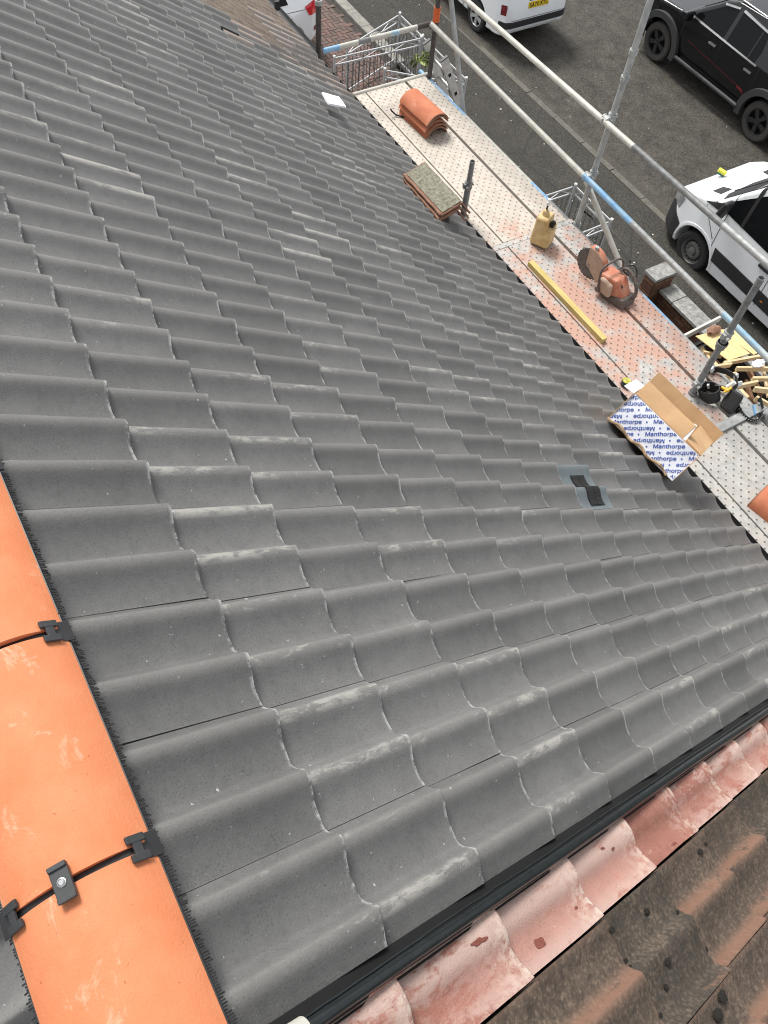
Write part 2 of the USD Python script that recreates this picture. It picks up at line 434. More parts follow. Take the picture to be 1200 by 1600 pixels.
plain('rim_black', (0.016, 0.016, 0.017), 0.35, var=0.2, bevel=0.004)
plain('rim_steel', (0.20, 0.20, 0.19), 0.5, 0.6, 0.2, bevel=0.004)
plain('red_lens', (0.50, 0.012, 0.018), 0.12, var=0.12, scale=20, coat=0.8)
plain('dark_red_lens', (0.13, 0.012, 0.014), 0.15, var=0.12, scale=20, coat=0.8)
plain('amber', (0.7, 0.22, 0.02), 0.2, var=0.1)
plain('headlight', (0.22, 0.23, 0.24), 0.1, 0.2, 0.4, scale=20, coat=1.0)
plain('plate_yellow', (0.72, 0.50, 0.02), 0.4, var=0.03)
plain('letter_black', (0.01, 0.01, 0.01), 0.5, var=0.05)
plain('red_vinyl', (0.16, 0.012, 0.016), 0.4, var=0.1)
plain('railing', (0.45, 0.46, 0.46), 0.5, 0.35, 0.15, scale=14)
plain('rail_bar', (0.15, 0.15, 0.148), 0.6, 0.3, 0.25, scale=14)
plain('coping', (0.15, 0.15, 0.14), 0.9, var=0.3, scale=14, c2=(0.36, 0.36, 0.34), bump=0.004, bscale=50)
plain('house_brick', (0.105, 0.048, 0.028), 0.9, var=0.35, scale=30, bump=0.002)
plain('house_brick_pale', (0.15, 0.075, 0.042), 0.9, var=0.35, scale=30, bump=0.002)
plain('mortar', (0.17, 0.14, 0.115), 0.95, var=0.2, scale=30)
plain('paver_red', (0.15, 0.092, 0.076), 0.9, var=0.2, scale=14, bump=0.002)
plain('paver_brown', (0.125, 0.087, 0.074), 0.9, var=0.2, scale=14, bump=0.002)
plain('paver_dark', (0.105, 0.075, 0.064), 0.9, var=0.2, scale=14, bump=0.002)
plain('joint_sand', (0.045, 0.038, 0.031), 0.95, var=0.3, scale=20)
plain('edge_stone', (0.17, 0.165, 0.145), 0.9, var=0.3, scale=9, c2=(0.30, 0.285, 0.25), bump=0.003)
plain('kerb_stone', (0.085, 0.08, 0.067), 0.9, var=0.25, scale=12, c2=(0.145, 0.135, 0.112), bump=0.003)
plain('pebble', (0.5, 0.49, 0.46), 0.8, var=0.3)
plain('tar', (0.02, 0.019, 0.018), 0.8, var=0.3)
plain('render', (0.4, 0.38, 0.35), 0.9, var=0.1)
plain('skip_paint', (0.03, 0.028, 0.026), 0.6, var=0.3)
plain('sponge', (0.72, 0.68, 0.08), 0.9, var=0.2, scale=80)
plain('sponge_scourer', (0.03, 0.12, 0.13), 0.9, var=0.3, scale=80)

mat('glass_dark', {'p': ('principled_bsdf', {'base_color': (0.006, 0.0065, 0.007), 'roughness': 0.05, 'specular_ior_level': 0.14})}, [])


def ground_mat(name, ca, cb, speck, speckc, rough=0.9, sc=3.0, bump=0.006, strip=None):
    nodes = {'g': ('geometry', {}), 'n': ('noise_texture', {'scale': sc, 'detail': 8.0, 'roughness': 0.7}), 'r': ('rgb_ramp', {'ramp': [(0.33, ca), (0.67, cb)]}),
             'n2': ('noise_texture', {'scale': 46.0, 'detail': 4.0, 'roughness': 0.8}),
             'r2': ('rgb_ramp', {'ramp': [(0.34, (0.25, 0.25, 0.25)), (0.5, (0.95, 0.95, 0.95)), (0.64, (1.9, 1.87, 1.8))]}),
             'mu': ('mix_color', {'blend_type': 'multiply', 'fac': 1.0, 'use_clamp': False}),
             'v': ('voronoi_texture', {'scale': 9.0}), 'vs': ('separate_color', {}),
             'va': ('math', {'math_type': 'less_than', 'value2': 0.09}), 'vb': ('math', {'math_type': 'less_than', 'value2': speck}), 'vm': ('math', {'math_type': 'multiply'}),
             'mx': ('mix_color', {'b': speckc}), 'bp': ('bump', {'strength': 0.9, 'distance': bump}),
             'p': ('principled_bsdf', {'roughness': rough, 'specular_ior_level': 0.35})}
    links = [('g.position', 'n.vector'), ('n.fac', 'r.fac'), ('g.position', 'n2.vector'), ('n2.fac', 'r2.fac'), ('r.color', 'mu.a'), ('r2.color', 'mu.b'),
             ('g.position', 'v.vector'), ('v.distance', 'va.value1'), ('v.color', 'vs.color'), ('vs.r', 'vb.value1'), ('va.value', 'vm.value1'), ('vb.value', 'vm.value2'),
             ('vm.value', 'mx.fac'), ('mx.result', 'p.base_color'), ('n2.fac', 'bp.height'), ('bp.normal', 'p.normal')]
    last = 'mu.result'
    if strip:                                   # silt that gathers along the kerb: its own colour
        y0, y1, col = strip
        nodes.update({'sx': ('separate_xyz', {}), 'n3': ('noise_texture', {'scale': 2.2, 'detail': 6.0}), 'wob': ('math', {'math_type': 'multiply_add', 'value2': 0.7}),
                      'mr': ('map_range', {'from_min': y1, 'from_max': y0, 'to_min': 0.0, 'to_max': 0.75, 'clamp': True, 'range_type': 'smoothstep'}), 'ms': ('mix_color', {'b': col})})
        links += [('g.position', 'sx.vector'), ('g.position', 'n3.vector'), ('n3.fac', 'wob.value1'), ('sx.y', 'wob.value3'), ('wob.value', 'mr.value'), ('mr.result', 'ms.fac'), (last, 'ms.a')]
        last = 'ms.result'
    links.append((last, 'mx.a'))
    mat(name, nodes, links)


ground_mat('asphalt', (0.040, 0.037, 0.031), (0.082, 0.075, 0.063), 0.05, (0.5, 0.49, 0.46), strip=(10.95, 11.6, (0.085, 0.078, 0.064)))
ground_mat('pavement_asphalt', (0.036, 0.034, 0.029), (0.053, 0.050, 0.042), 0.015, (0.4, 0.39, 0.36), sc=1.6, bump=0.003)


def deck_mat(name, tint, lo, hi, drift=None):
    """Pressed steel board: staggered anti-slip holes, zinc with brick dust that lies in drifts."""
    nodes = {'g': ('geometry', {}), 'm1': ('mapping', {'scale': (1 / 0.080, 3 / 0.23, 0.0), 'location': (0.0, 0.07, 0.0)}),
             'm2': ('mapping', {'scale': (1 / 0.080, 3 / 0.23, 0.0), 'location': (0.5, 0.57, 0.0)}),
             'v1': ('voronoi_texture', {'scale': 1.0, 'randomness': 0.0}), 'v2': ('voronoi_texture', {'scale': 1.0, 'randomness': 0.0}),
             'mi': ('math', {'math_type': 'minimum'}),
             'hole': ('map_range', {'from_min': 0.085, 'from_max': 0.11, 'to_min': 0.78, 'to_max': 0.0, 'clamp': True}), 'gn': ('separate_xyz', {}), 'gs': ('math', {'math_type': 'greater_than', 'value2': 0.8}), 'gm': ('math', {'math_type': 'multiply'}),
             'lip': ('rgb_ramp', {'ramp': [(0.10, (0, 0, 0)), (0.14, (1, 1, 1)), (0.2, (0.9, 0.9, 0.9)), (0.27, (0.3, 0.3, 0.3))]}),
             'n': ('noise_texture', {'scale': 5.5, 'detail': 8.0, 'roughness': 0.72}), 'dr': ('map_range', {'from_min': lo, 'from_max': hi, 'clamp': True}),
             'n2': ('noise_texture', {'scale': 13.0, 'detail': 6.0, 'roughness': 0.7}), 'zr': ('rgb_ramp', {'ramp': [(0.35, (0.33, 0.33, 0.315)), (0.65, (0.47, 0.46, 0.43))]}),
             'n3': ('noise_texture', {'scale': 27.0, 'detail': 6.0, 'roughness': 0.75}), 'sr': ('map_range', {'from_min': 0.56, 'from_max': 0.72, 'to_max': 0.5, 'clamp': True}),
             'mx': ('mix_color', {'b': tint}), 'st': ('mix_color', {'b': (0.22, 0.13, 0.10)}), 'mh': ('mix_color', {'b': (0.03, 0.028, 0.026)}),
             'bp': ('bump', {'strength': 0.6, 'distance': 0.002}),
             'p': ('principled_bsdf', {'roughness': 0.55, 'metallic': 0.15, 'specular_ior_level': 0.4})}
    links = [('g.position', 'm1.vector'), ('g.position', 'm2.vector'), ('m1.vector', 'v1.vector'), ('m2.vector', 'v2.vector'), ('v1.distance', 'mi.value1'), ('v2.distance', 'mi.value2'),
             ('mi.value', 'hole.value'), ('mi.value', 'lip.fac'), ('lip.color', 'bp.height'), ('bp.normal', 'p.normal'),
             ('g.position', 'n.vector'), ('n.fac', 'dr.value'), ('g.position', 'n2.vector'), ('n2.fac', 'zr.fac'), ('zr.color', 'mx.a'), ('dr.result', 'mx.fac'),
             ('g.position', 'n3.vector'), ('n3.fac', 'sr.value'), ('mx.result', 'st.a'), ('sr.result', 'st.fac'), ('st.result', 'mh.a'), ('g.normal', 'gn.vector'), ('gn.z', 'gs.value1'), ('gs.value', 'gm.value1'), ('hole.result', 'gm.value2'), ('gm.value', 'mh.fac'), ('mh.result', 'p.base_color')]
    if drift:                                   # cutting dust thins out away from where the saw stood
        nodes.update({'sx': ('separate_xyz', {}), 'dx': ('math', {'math_type': 'add', 'value2': drift[0]}), 'da': ('math', {'math_type': 'absolute'}),
                      'dm': ('math', {'math_type': 'multiply_add', 'value2': drift[1], 'value3': drift[2]}), 'dd': ('math', {'math_type': 'add'})})
        nodes['zr'] = ('rgb_ramp', {'ramp': [(0.35, (0.43, 0.385, 0.325)), (0.65, (0.53, 0.485, 0.42))]}) if 'cream' in name else nodes['zr']
        links = [l for l in links if l[1] != 'dr.value'] + [('g.position', 'sx.vector'), ('sx.x', 'dx.value1'), ('dx.value', 'da.value1'), ('da.value', 'dm.value1'),
                 ('n.fac', 'dd.value1'), ('dm.value', 'dd.value2'), ('dd.value', 'dr.value')]
    mat(name, nodes, links)


deck_mat('deck_cream', (0.46, 0.285, 0.22), 0.46, 0.66, drift=(2.0, -0.15, 0.15))
deck_mat('deck_pink', (0.46, 0.285, 0.22), 0.46, 0.62, drift=(2.0, -0.15, 0.15))
deck_mat('deck_grey', (0.44, 0.39, 0.34), 0.45, 0.75)

# ------------------------------------------------------------------ roof frame: X along the street, S down the slope, N off the slope
TH = math.radians(38.0)
BR = np.array([[1, 0, 0], [0, math.cos(TH), math.sin(TH)], [0, -math.sin(TH), math.cos(TH)]])


def RP(p):
    return np.asarray(p, float) @ BR.T


def on_roof(mesh):
    v, f = arr(mesh)
    return trimesh.Trimesh(RP(v), f, process=False)


SLP = 0.027 / 0.345
G, PV = -7.64, -7.53
PITCH, GAUGE, AMP = 0.15, 0.345, 0.034


WAVE_T = np.array([0, .05, .12, .19, .27, .36, .46, .56, .64, .71, .77, .81, .85, .89, .93, .97, 1.0])
WAVE_H = np.array([1.0, .985, .905, .74, .52, .31, .155, .06, .018, .002, .01, .06, .18, .39, .67, .91, 1.0])


def prof(u, p=1.0):
    """One roll: flat crown, long concave pan, short steep rise to the next crown."""
    u = np.asarray(u, float)
    return AMP * np.interp(u - np.floor(u), WAVE_T, WAVE_H) - AMP


def wave_us(u0, u1):
    us = np.hstack([k + WAVE_T[:-1] for k in range(int(math.floor(u0)) - 1, int(math.ceil(u1)) + 1)])
    us = us[(us > u0 + 0.012) & (us < u1 - 0.012)]
    return np.r_[u0, us, u1]


def tile_mesh(u0, u1, s_tail, length=0.40, n=26, fine=0, pitch=PITCH, drop=0.027, p=1.0, thick=0.014, amp=1.0, jit=0.0, r=None, x0=0.0, band=(0.05, 0.11)):
    """A double-roll tile from corrugation u0 to u1; returns vertices in roof space, faces, crest and edge values."""
    us = wave_us(u0, u1)
    n = len(us)
    h = prof(us, p) * amp
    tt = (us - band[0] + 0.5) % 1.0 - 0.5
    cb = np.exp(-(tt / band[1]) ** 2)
    slope = drop / GAUGE
    rows = [(-length, 0.0, 0.0), (-0.10, 0.0, 0.0), (-0.014, 0.0, 0.0), (-0.006, 0.0, 0.45), (-0.002, -0.001, 1.0), (0.0, -0.004, 1.0), (-0.001, -thick, 0.5)]
    if fine:
        rows = [(d_, 0.0, 0.0) for d_ in np.linspace(-length, -0.03, fine)] + rows[2:]
    v, crest, edge = [], [], []
    for ds, dn, e in rows:
        wob = 0.0
        if r is not None and e > 0.5:
            wob = (meshkit.fbm(np.c_[us * 7, np.full(n, s_tail * 7), np.zeros(n)], 3, 3) - 0.5) * (0.022 if fine else 0.005)
        v.append(np.c_[us * pitch + x0, np.full(n, s_tail + ds) + wob, h + dn - (-ds) * slope])
        crest.append(cb); edge.append(np.full(n, e))
    k = len(rows)
    f = []
    for a in range(k - 1):
        for i in range(n - 1):
            f.append((a * n + i, a * n + i + 1, (a + 1) * n + i + 1, (a + 1) * n + i))
    v = np.vstack(v); crest = np.hstack(crest); edge = np.hstack(edge)
    # side skirts
    for col, sgn in ((0, 1), (n - 1, -1)):
        b = len(v)
        idx = [a * n + col for a in range(k - 1)]
        lo = v[idx] - [0, 0, 0.016]
        v = np.vstack([v, v[idx], lo]); m_ = len(idx)
        crest = np.hstack([crest, np.zeros(2 * m_)]); edge = np.hstack([edge, np.zeros(2 * m_)])
        for a in range(m_ - 1):
            q = (b + a, b + a + 1, b + m_ + a + 1, b + m_ + a)
            f.append(q if sgn > 0 else q[::-1])
    f = np.array(f)
    f = f[:, ::-1]
    f = np.vstack([f[:, [0, 1, 2]], f[:, [0, 2, 3]]])
    if jit and r is not None:
        c = np.array([(u0 + u1) / 2 * pitch + x0, s_tail - 0.17, 0])
        R = rotm((0, 0, 1), r.normal() * 0.004) @ rotm((0, 1, 0), r.normal() * 0.006)
        v = (v - c) @ R.T + c + [0, r.normal() * 0.0022, r.normal() * 0.0008]
    return v, f, crest, edge


def visible(S, X):
    P = RP((X, S, 0)) - CAM
    q = RW @ P
    if q[2] < 0.1:
        return False
    u, v = 600 + 1262 * q[0] / q[2], 800 + 1262 * q[1] / q[2]
    return -60 < u < 1260 and -60 < v < 1660


# ------------------------------------------------------------------ the house
house = thing('terraced_house', 'house under the camera with a new dark grey double-roll tiled roof and orange ridge', 'house', (-2.15, 0.0, PV))
roof = part(house, 'roof', on_roof(box8((-2.15, 1.72, -0.075), (6.52, 4.86, 0.02))), 'membrane')
part(house, 'roof', on_roof(box8((-5.8, 3.95, -0.075), (0.8, 0.44, 0.02))), 'membrane')
rt = np.random.default_rng(21)
tiles = []
for k in range(-21, 4):
    for j in range(-1, 13):
        S = j * GAUGE if j < 12 else 4.185
        if k < -18 and j < 11:
            continue
        seen = any(visible(S + ds, (2 * k + du) * PITCH) for ds in (0, -0.35) for du in (-0.3, 0.7, 1.7))
        if (k, j) == (-1, 7) or (k, j) == (-17, 8):
            continue
        tiles.append((k, j, S, seen))


def put_tile(parent, name, v, f, crest, edge, m, tone, label=None):
    return part(parent, name, trimesh.Trimesh(RP(v), f, process=False), m, smooth=True, label=label,
                pv={'crest': crest, 'edge': edge, 'tone': np.full(len(v), tone)})


TILEDIR = roof
tiles.sort(key=lambda t: not t[3])
hid = []
for k, j, S, seen in tiles:
    u0, u1 = 2 * k - 0.21 + 0.010, 2 * k + 1.79
    n = 26
    if k == 3:
        u1 = 1.119 / PITCH
    ln = 0.405 if j > -1 else 0.43
    v, f, crest, edge = tile_mesh(u0, u1, S, ln, n, jit=1, r=rt)
    if not seen:
        hid.append((v, f, crest, edge))
        continue
    dusty = k <= -18 and j >= 9
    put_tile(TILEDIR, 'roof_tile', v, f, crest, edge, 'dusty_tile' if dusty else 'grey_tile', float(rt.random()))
def join_tiles(parent, name, lot, m):
    n, vs, fs = 0, [], []
    for v, f, c_, e_ in lot:
        vs.append(v); fs.append(f + n); n += len(v)
    p = put_tile(parent, name, np.vstack(vs), np.vstack(fs), np.hstack([t[2] for t in lot]), np.hstack([t[3] for t in lot]), m, 0.5)
    tag(stage.GetPrimAtPath(p), kind='stuff')


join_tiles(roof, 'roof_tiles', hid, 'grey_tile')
# the slipped tile at the far verge leaves a dark hole
v, f, crest, edge = tile_mesh(-33.15, -32.19, 8 * GAUGE, 0.3, 14, jit=1, r=rt)
put_tile(TILEDIR, 'roof_tile', v, f, crest, edge, 'dusty_tile', 0.8, 'half tile in pale dusty pink beside a dark hole')
# in-line vent tile of blue-grey plastic
v, f, crest, edge = tile_mesh(-2.17, -0.19, 7 * GAUGE + 0.004, 0.36, 26)
v[:, 2] += 0.004
vent = put_tile(roof, 'vent_tile', v, f, crest * 0, edge * 0, 'slate_plastic', 0.5, 'smooth blue-grey plastic vent tile among the grey tiles')
us = np.linspace(-1.62, -0.38, 29)
for r_ in range(2):
    s0 = 7 * GAUGE - 0.205 + r_ * 0.066
    pts = []
    for i in range(28):
        ua, ub = us[i] + 0.004, us[i + 1] - 0.004
        za, zb = float(prof(ua)), float(prof(ub))
        top = [(ua * PITCH, s0), (ub * PITCH, s0), (ub * PITCH, s0 + 0.061), (ua * PITCH, s0 + 0.061)]
        pv_ = [(x, s_, h_ + 0.004 + dz - (7 * GAUGE + 0.004 - s_) * SLP) for dz in (-0.002, 0.005) for (x, s_), h_ in zip(top, [za, zb, zb, za])]
        pts.append(trimesh.convex.convex_hull(RP(pv_)))
    part(roof, 'vent_grille', cat_(*pts), 'black_plastic')
vb = [(u * PITCH, S_, float(prof(u)) + 0.0055 - (7 * GAUGE + 0.004 - S_) * SLP) for S_ in (7 * GAUGE - 0.212, 7 * GAUGE - 0.070) for u in np.linspace(-1.66, -0.34, 30)]
part(roof, 'vent_frame', trimesh.Trimesh(RP(vb), [(k, k + 1, 31 + k) for k in range(29)] + [(k, 31 + k, 30 + k) for k in range(29)], process=False), 'black_plastic', smooth=True)

# ridge tiles, clips and brush strip
RIDGE_Y, RIDGE_Z, RW2, RH = -0.713, 0.468, 0.1235, 0.056


def ridge_arc(w, h, n=22):
    R = (w * w + h * h) / (2 * h)
    a0 = math.asin(min(1, w / R))
    a = np.linspace(-a0, a0, n)
    return np.c_[R * np.sin(a), R * np.cos(a) - (R - h)]


def ridge_mesh(L, w=RW2, h=RH, t=0.015):
    """A third-round ridge tile along +x from 0 to L, apex up, base at z 0."""
    o = ridge_arc(w, h); i = ridge_arc(w - t, h - t)[::-1]
    n = len(o)
    poly = np.vstack([o, i])
    m = prism(poly, 0, L, 'x')
    return m


for x0, x1 in ((-1.9, -1.46), (-1.45, -1.01), (-1.0, -0.56), (-0.55, -0.115), (-0.103, 0.334), (0.347, 0.778), (0.791, 1.25)):
    m = ridge_mesh(x1 - x0).refine_to_length(0.05)
    v, f = arr(m)
    v[:, 2] += (meshkit.noise(v * [9, 9, 0] + x0 * 13, 5) - 0.5) * 0.004
    rdg = part(house, 'ridge_tile', trimesh.Trimesh(v + [x0, RIDGE_Y, RIDGE_Z], f, process=False), 'orange_clay', smooth=35)
# unions under the joints, H clips over them
for xj in (-0.109, 0.3405, 0.7845):
    arc = ridge_arc(RW2 + 0.012, RH - 0.012, 14)
    inn = ridge_arc(RW2 + 0.009, RH - 0.018, 14)[::-1]
    part(house, 'ridge_union', moved(prism(np.vstack([arc, inn]), -0.022, 0.022, 'x'), (xj, RIDGE_Y, RIDGE_Z - 0.004)), 'black_plastic', smooth=35)
    A = ridge_arc(RW2 + 0.003, RH + 0.003, 41)
    for frac in (0.12, 0.875):
        i = int(frac * 40)
        p = A[i]; tdir = A[min(i + 1, 40)] - A[max(i - 1, 0)]
        ang = math.atan2(tdir[1], tdir[0])
        hs = [cbox((0, 0, 0.003), (0.030, 0.016, 0.005), 0.0015), cbox((-0.016, 0, 0.003), (0.013, 0.034, 0.006), 0.0015), cbox((0.016, 0, 0.003), (0.013, 0.034, 0.006), 0.0015)]
        R = rotm((1, 0, 0), ang)
        part(house, 'ridge_clip', moved(cat_(*hs), (xj, RIDGE_Y + p[0], RIDGE_Z + p[1]), R), 'dark_plastic')
i = int(0.45 * 40)
p = A[i]; tdir = A[i + 1] - A[i - 1]
ang = math.atan2(tdir[1], tdir[0])
R = rotm((1, 0, 0), ang)
clamp_ = cat_(cbox((0, 0, 0.007), (0.058, 0.030, 0.010), 0.003), cbox((0.026, 0, 0.012), (0.008, 0.030, 0.008), 0.002), cbox((-0.026, 0, 0.012), (0.008, 0.030, 0.008), 0.002))
cl = part(house, 'ridge_clamp', moved(clamp_, (0.7845, RIDGE_Y + p[0], RIDGE_Z + p[1]), R), 'dark_plastic', label='rectangular black clamp with a silver screw')
sc_ = cat_(lathe([(0, 0.0165), (0.004, 0.0165), (0.0062, 0.0145), (0.0065, 0.012)], 16), lathe([(0.0075, 0.0125), (0.0075, 0.0135), (0.004, 0.0140)], 16))
part(house, 'screw', moved(sc_, (0.7845, RIDGE_Y + p[0], RIDGE_Z + p[1]), R), 'chrome', smooth=40)
rc = np.random.default_rng(3)
for side in (1, -1):
    fs = []
    xs = np.arange(-1.6, 1.2, 0.0048)
    for x in xs:
        ln = 0.013 + 0.008 * rc.random()
        h0 = float(prof(np.array([x / PITCH]))[0])
        fs.append(box8((x, RIDGE_Y + side * (RW2 + 0.006 + ln / 2 - 0.01), RIDGE_Z - 0.012 + h0 * 0.3 + rc.normal() * 0.002), (0.0028, ln, 0.002), rotm((1, 0, 0), side * (-0.75 + rc.normal() * 0.15))))
    part(house, 'brush_strip', cat_(*fs, box8((-0.2, RIDGE_Y + side * (RW2 - 0.004), RIDGE_Z - 0.012), (2.9, 0.012, 0.02))), 'black_plastic', kind='stuff')
# the other slope beyond the ridge: a few tiles of it show at the lower left
for k in range(-4, 2):
    for j in range(-1, 2):
        v, f, crest, edge = tile_mesh(2 * k - 0.174, 2 * k + 1.81, j * GAUGE, 0.43 if j < 0 else 0.4, 26, jit=1, r=rt)
        w = RP(v)
        w = np.c_[-w[:, 0], 2 * RIDGE_Y - w[:, 1], w[:, 2]]
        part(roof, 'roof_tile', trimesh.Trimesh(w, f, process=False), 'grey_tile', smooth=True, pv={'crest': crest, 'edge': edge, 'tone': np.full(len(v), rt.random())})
bs = box8((0.2, 0.3, -0.075), (2.6, 2.0, 0.02))
w, f = arr(on_roof(bs))
part(house, 'roof', trimesh.Trimesh(np.c_[-w[:, 0], 2 * RIDGE_Y - w[:, 1], w[:, 2]], f, process=False), 'membrane')
# walls and eaves
part(house, 'wall', box8((-2.15, 3.0, (PV - 2.75) / 2), (6.5, 0.25, -2.75 - PV)), 'render')
part(house, 'fascia', box8((-2.55, 3.27, -2.74), (7.3, 0.02, 0.2)), 'black_plastic')
ga = np.linspace(0, PI, 12)
gp = np.r_[np.c_[-0.056 * np.cos(ga), -0.056 * np.sin(ga)], np.c_[0.052 * np.cos(ga), -0.052 * np.sin(ga)]]
part(house, 'gutter', moved(prism(gp, -6.15, 1.2, 'x'), (0, 3.34, -2.70)), 'black_plastic', smooth=30)
# the bonding gutter at the party line: black trough and a glossy round strip
part(house, 'verge_trough', on_roof(cat_(box8((1.150, 1.75, -0.046), (0.062, 4.9, 0.012)), box8((1.1768, 1.75, -0.03), (0.004, 4.9, 0.03)))), 'membrane')
rr = np.random.default_rng(5)
tp = [RP((1.158 + 0.0015 * math.sin(s * 4), s, 0.0)) for s in np.linspace(-0.64, 4.2, 60)]
part(house, 'verge_strip', wire(tp, 0.0125, 14), 'gloss_black', smooth=True)
tp = [RP((1.1405 + 0.001 * math.sin(s * 9) + rr.normal() * 0.0006, s, -0.002 + rr.normal() * 0.0006)) for s in np.linspace(-0.66, 4.2, 160)]
part(house, 'verge_seal', wire(tp, 0.0026, 8), 'gloss_black', smooth=True)
part(house, 'verge_cap', cat_(tube(RP((1.152, -0.80, 0.002)), RP((1.156, -0.628, 0.004)), 0.021, 20)), 'galv_pale', smooth=40)

# ------------------------------------------------------------------ the neighbour's roof on the right: red verge tiles and old mossy tiles
nb = thing('neighbour_house', 'adjoining house at lower right with old brown mossy tiles and a new red tile edge', 'house', (3.5, 0.0, PV))
nroof = part(nb, 'roof', on_roof(box8((2.3, 1.72, -0.085), (2.26, 4.86, 0.02))), 'membrane')
part(nb, 'wall', box8((2.35, 3.0, (PV - 2.75) / 2), (2.3, 0.25, -2.75 - PV)), 'render')
rn = np.random.default_rng(12)
for j in range(-1, 12):
    S = j * GAUGE - 0.04
    xs = np.array([1.172, 1.182, 1.198, 1.212, 1.224, 1.236, 1.25, 1.266, 1.282, 1.298, 1.312, 1.324])
    hs = np.array([-0.004, 0.0, 0.001, 0.0, -0.003, -0.011, -0.018, -0.02, -0.017, -0.010, -0.004, -0.001]) * 0.8 - 0.006
    rows = [(-0.40, 0, 0), (-0.12, 0, 0), (-0.02, 0, 0.5), (-0.006, 0, 1), (0, -0.004, 1), (-0.001, -0.015, 0.3)]
    v = np.vstack([np.c_[xs + rn.normal() * 0.001, S + ds + 0 * xs, hs + dn + ds * SLP] for ds, dn, e in rows])
    n = len(xs)
    f = np.array([(a * n + i, (a + 1) * n + i, (a + 1) * n + i + 1, a * n + i + 1) for a in range(len(rows) - 1) for i in range(n - 1)])
    f = np.vstack([f[:, [0, 1, 2]], f[:, [0, 2, 3]]])
    crest = np.tile(np.clip(1 + hs / 0.02, 0, 1), len(rows))
    edge = np.repeat([e for _, _, e in rows], n)
    if not visible(S, 1.25) and not visible(S - 0.3, 1.25):
        continue
    put_tile(nroof, 'red_tile', v, f, crest, edge, 'red_tile', float(rn.random()), 'new pinkish red tile at the edge')
nhid = []
for k in range(0, 7):
    for j in range(-1, 12):
        S = j * GAUGE - 0.04
        x0 = 1.323 + k * 0.287
        if not any(visible(S + ds, x0 + dx) for ds in (0, -0.35) for dx in (-0.1, 0.15)):
            nhid.append(tile_mesh(0.06, 2.02, S, 0.4, band=(-0.07, 0.13), pitch=0.145, amp=0.82, x0=x0, drop=0.042, thick=0.028))
            continue
        v, f, crest, edge = tile_mesh(0.06, 2.02, S, 0.4, 44, fine=22, band=(-0.07, 0.13), pitch=0.145, amp=0.82, jit=1, r=rn, x0=x0, drop=0.042, thick=0.028)
        nn = (meshkit.fbm(v * 17, 2, 4) - 0.5) * 0.006
        v[:, 2] += nn
        put_tile(nroof, 'mossy_tile', v, f, crest, edge, 'mossy_tile', float(rn.random()))
join_tiles(nroof, 'mossy_tiles', nhid, 'mossy_tile')
# moss clumps on the old tiles, damp stains on the red ones
cl = []
for X, S, r_ in ((1.372, 0.94, .014), (1.366, 0.985, .009), (1.39, 0.52, .013), (1.50, 0.46, .014), (1.54, 0.42, .01), (1.56, 0.70, .011), (1.53, 0.12, .019), (1.56, 0.09, .012), (1.36, 0.30, .012), (1.452, 0.34, .007),
                (1.64, 0.56, .02), (1.66, 0.52, .022), (1.68, 0.44, .024), (1.70, 0.50, .018), (1.72, 0.56, .022), (1.65, 0.42, .014), (1.74, 0.44, .02), (1.66, 0.66, .016), (1.56, 0.30, .008), (1.44, 0.63, .008), (1.43, 0.30, .008), (1.69, 0.3, .02)):
    s = trimesh.creation.icosphere(2, 1.0)
    vv = s.vertices * (1 + 1.3 * (meshkit.fbm(s.vertices * 2.2 + X * 50, 2, 2)[:, None] - 0.5))
    hx = float(prof(np.array([(X - 1.323) / 0.145]))[0])
    ph_ = math.floor((S + 0.04) / GAUGE + 1) * GAUGE - 0.04
    cl.append(trimesh.Trimesh(RP(vv * [r_ * 0.6, r_ * 1.0, r_ * 0.22] + [X, S, hx * 0.82 - (ph_ - S) * 0.1217 + 0.003]), s.faces))
part(nb, 'moss', cat_(*cl), 'moss', smooth=True, kind='stuff')
for X, S, a, b in ((1.285, 0.065, .010, .016), (1.207, -0.135, .008, .022), (1.222, 0.52, .004, .009), (1.206, 0.48, .005, .008), (1.275, 0.24, .003, .007), (1.216, 0.66, .004, .006), (1.31, 0.83, .003, .016)):
    t_ = lathe([(0, 0.0006), (0.7, 0.0005), (1.0, 0.0)], 18)
    vv = t_.vertices * [a, b, 1] * np.c_[np.tile(1 + 0.9 * (meshkit.noise(np.c_[t_.vertices[:, :2] * 1.6 + X * 90, 0 * t_.vertices[:, 0]], 4)[:, None] - 0.5), 2), np.ones(len(t_.vertices))]
    ph_ = math.floor((S + 0.04) / GAUGE + 1) * GAUGE - 0.04
    hx = np.interp(X, xs, hs)
    hv = np.interp(vv[:, 0] + X, xs, hs)
    part(nb, 'damp_stain', trimesh.Trimesh(RP(np.c_[vv[:, 0] + X, vv[:, 1] + S, hv + vv[:, 2] + 0.0012 - (ph_ - S - vv[:, 1]) * SLP]), t_.faces), 'stain')

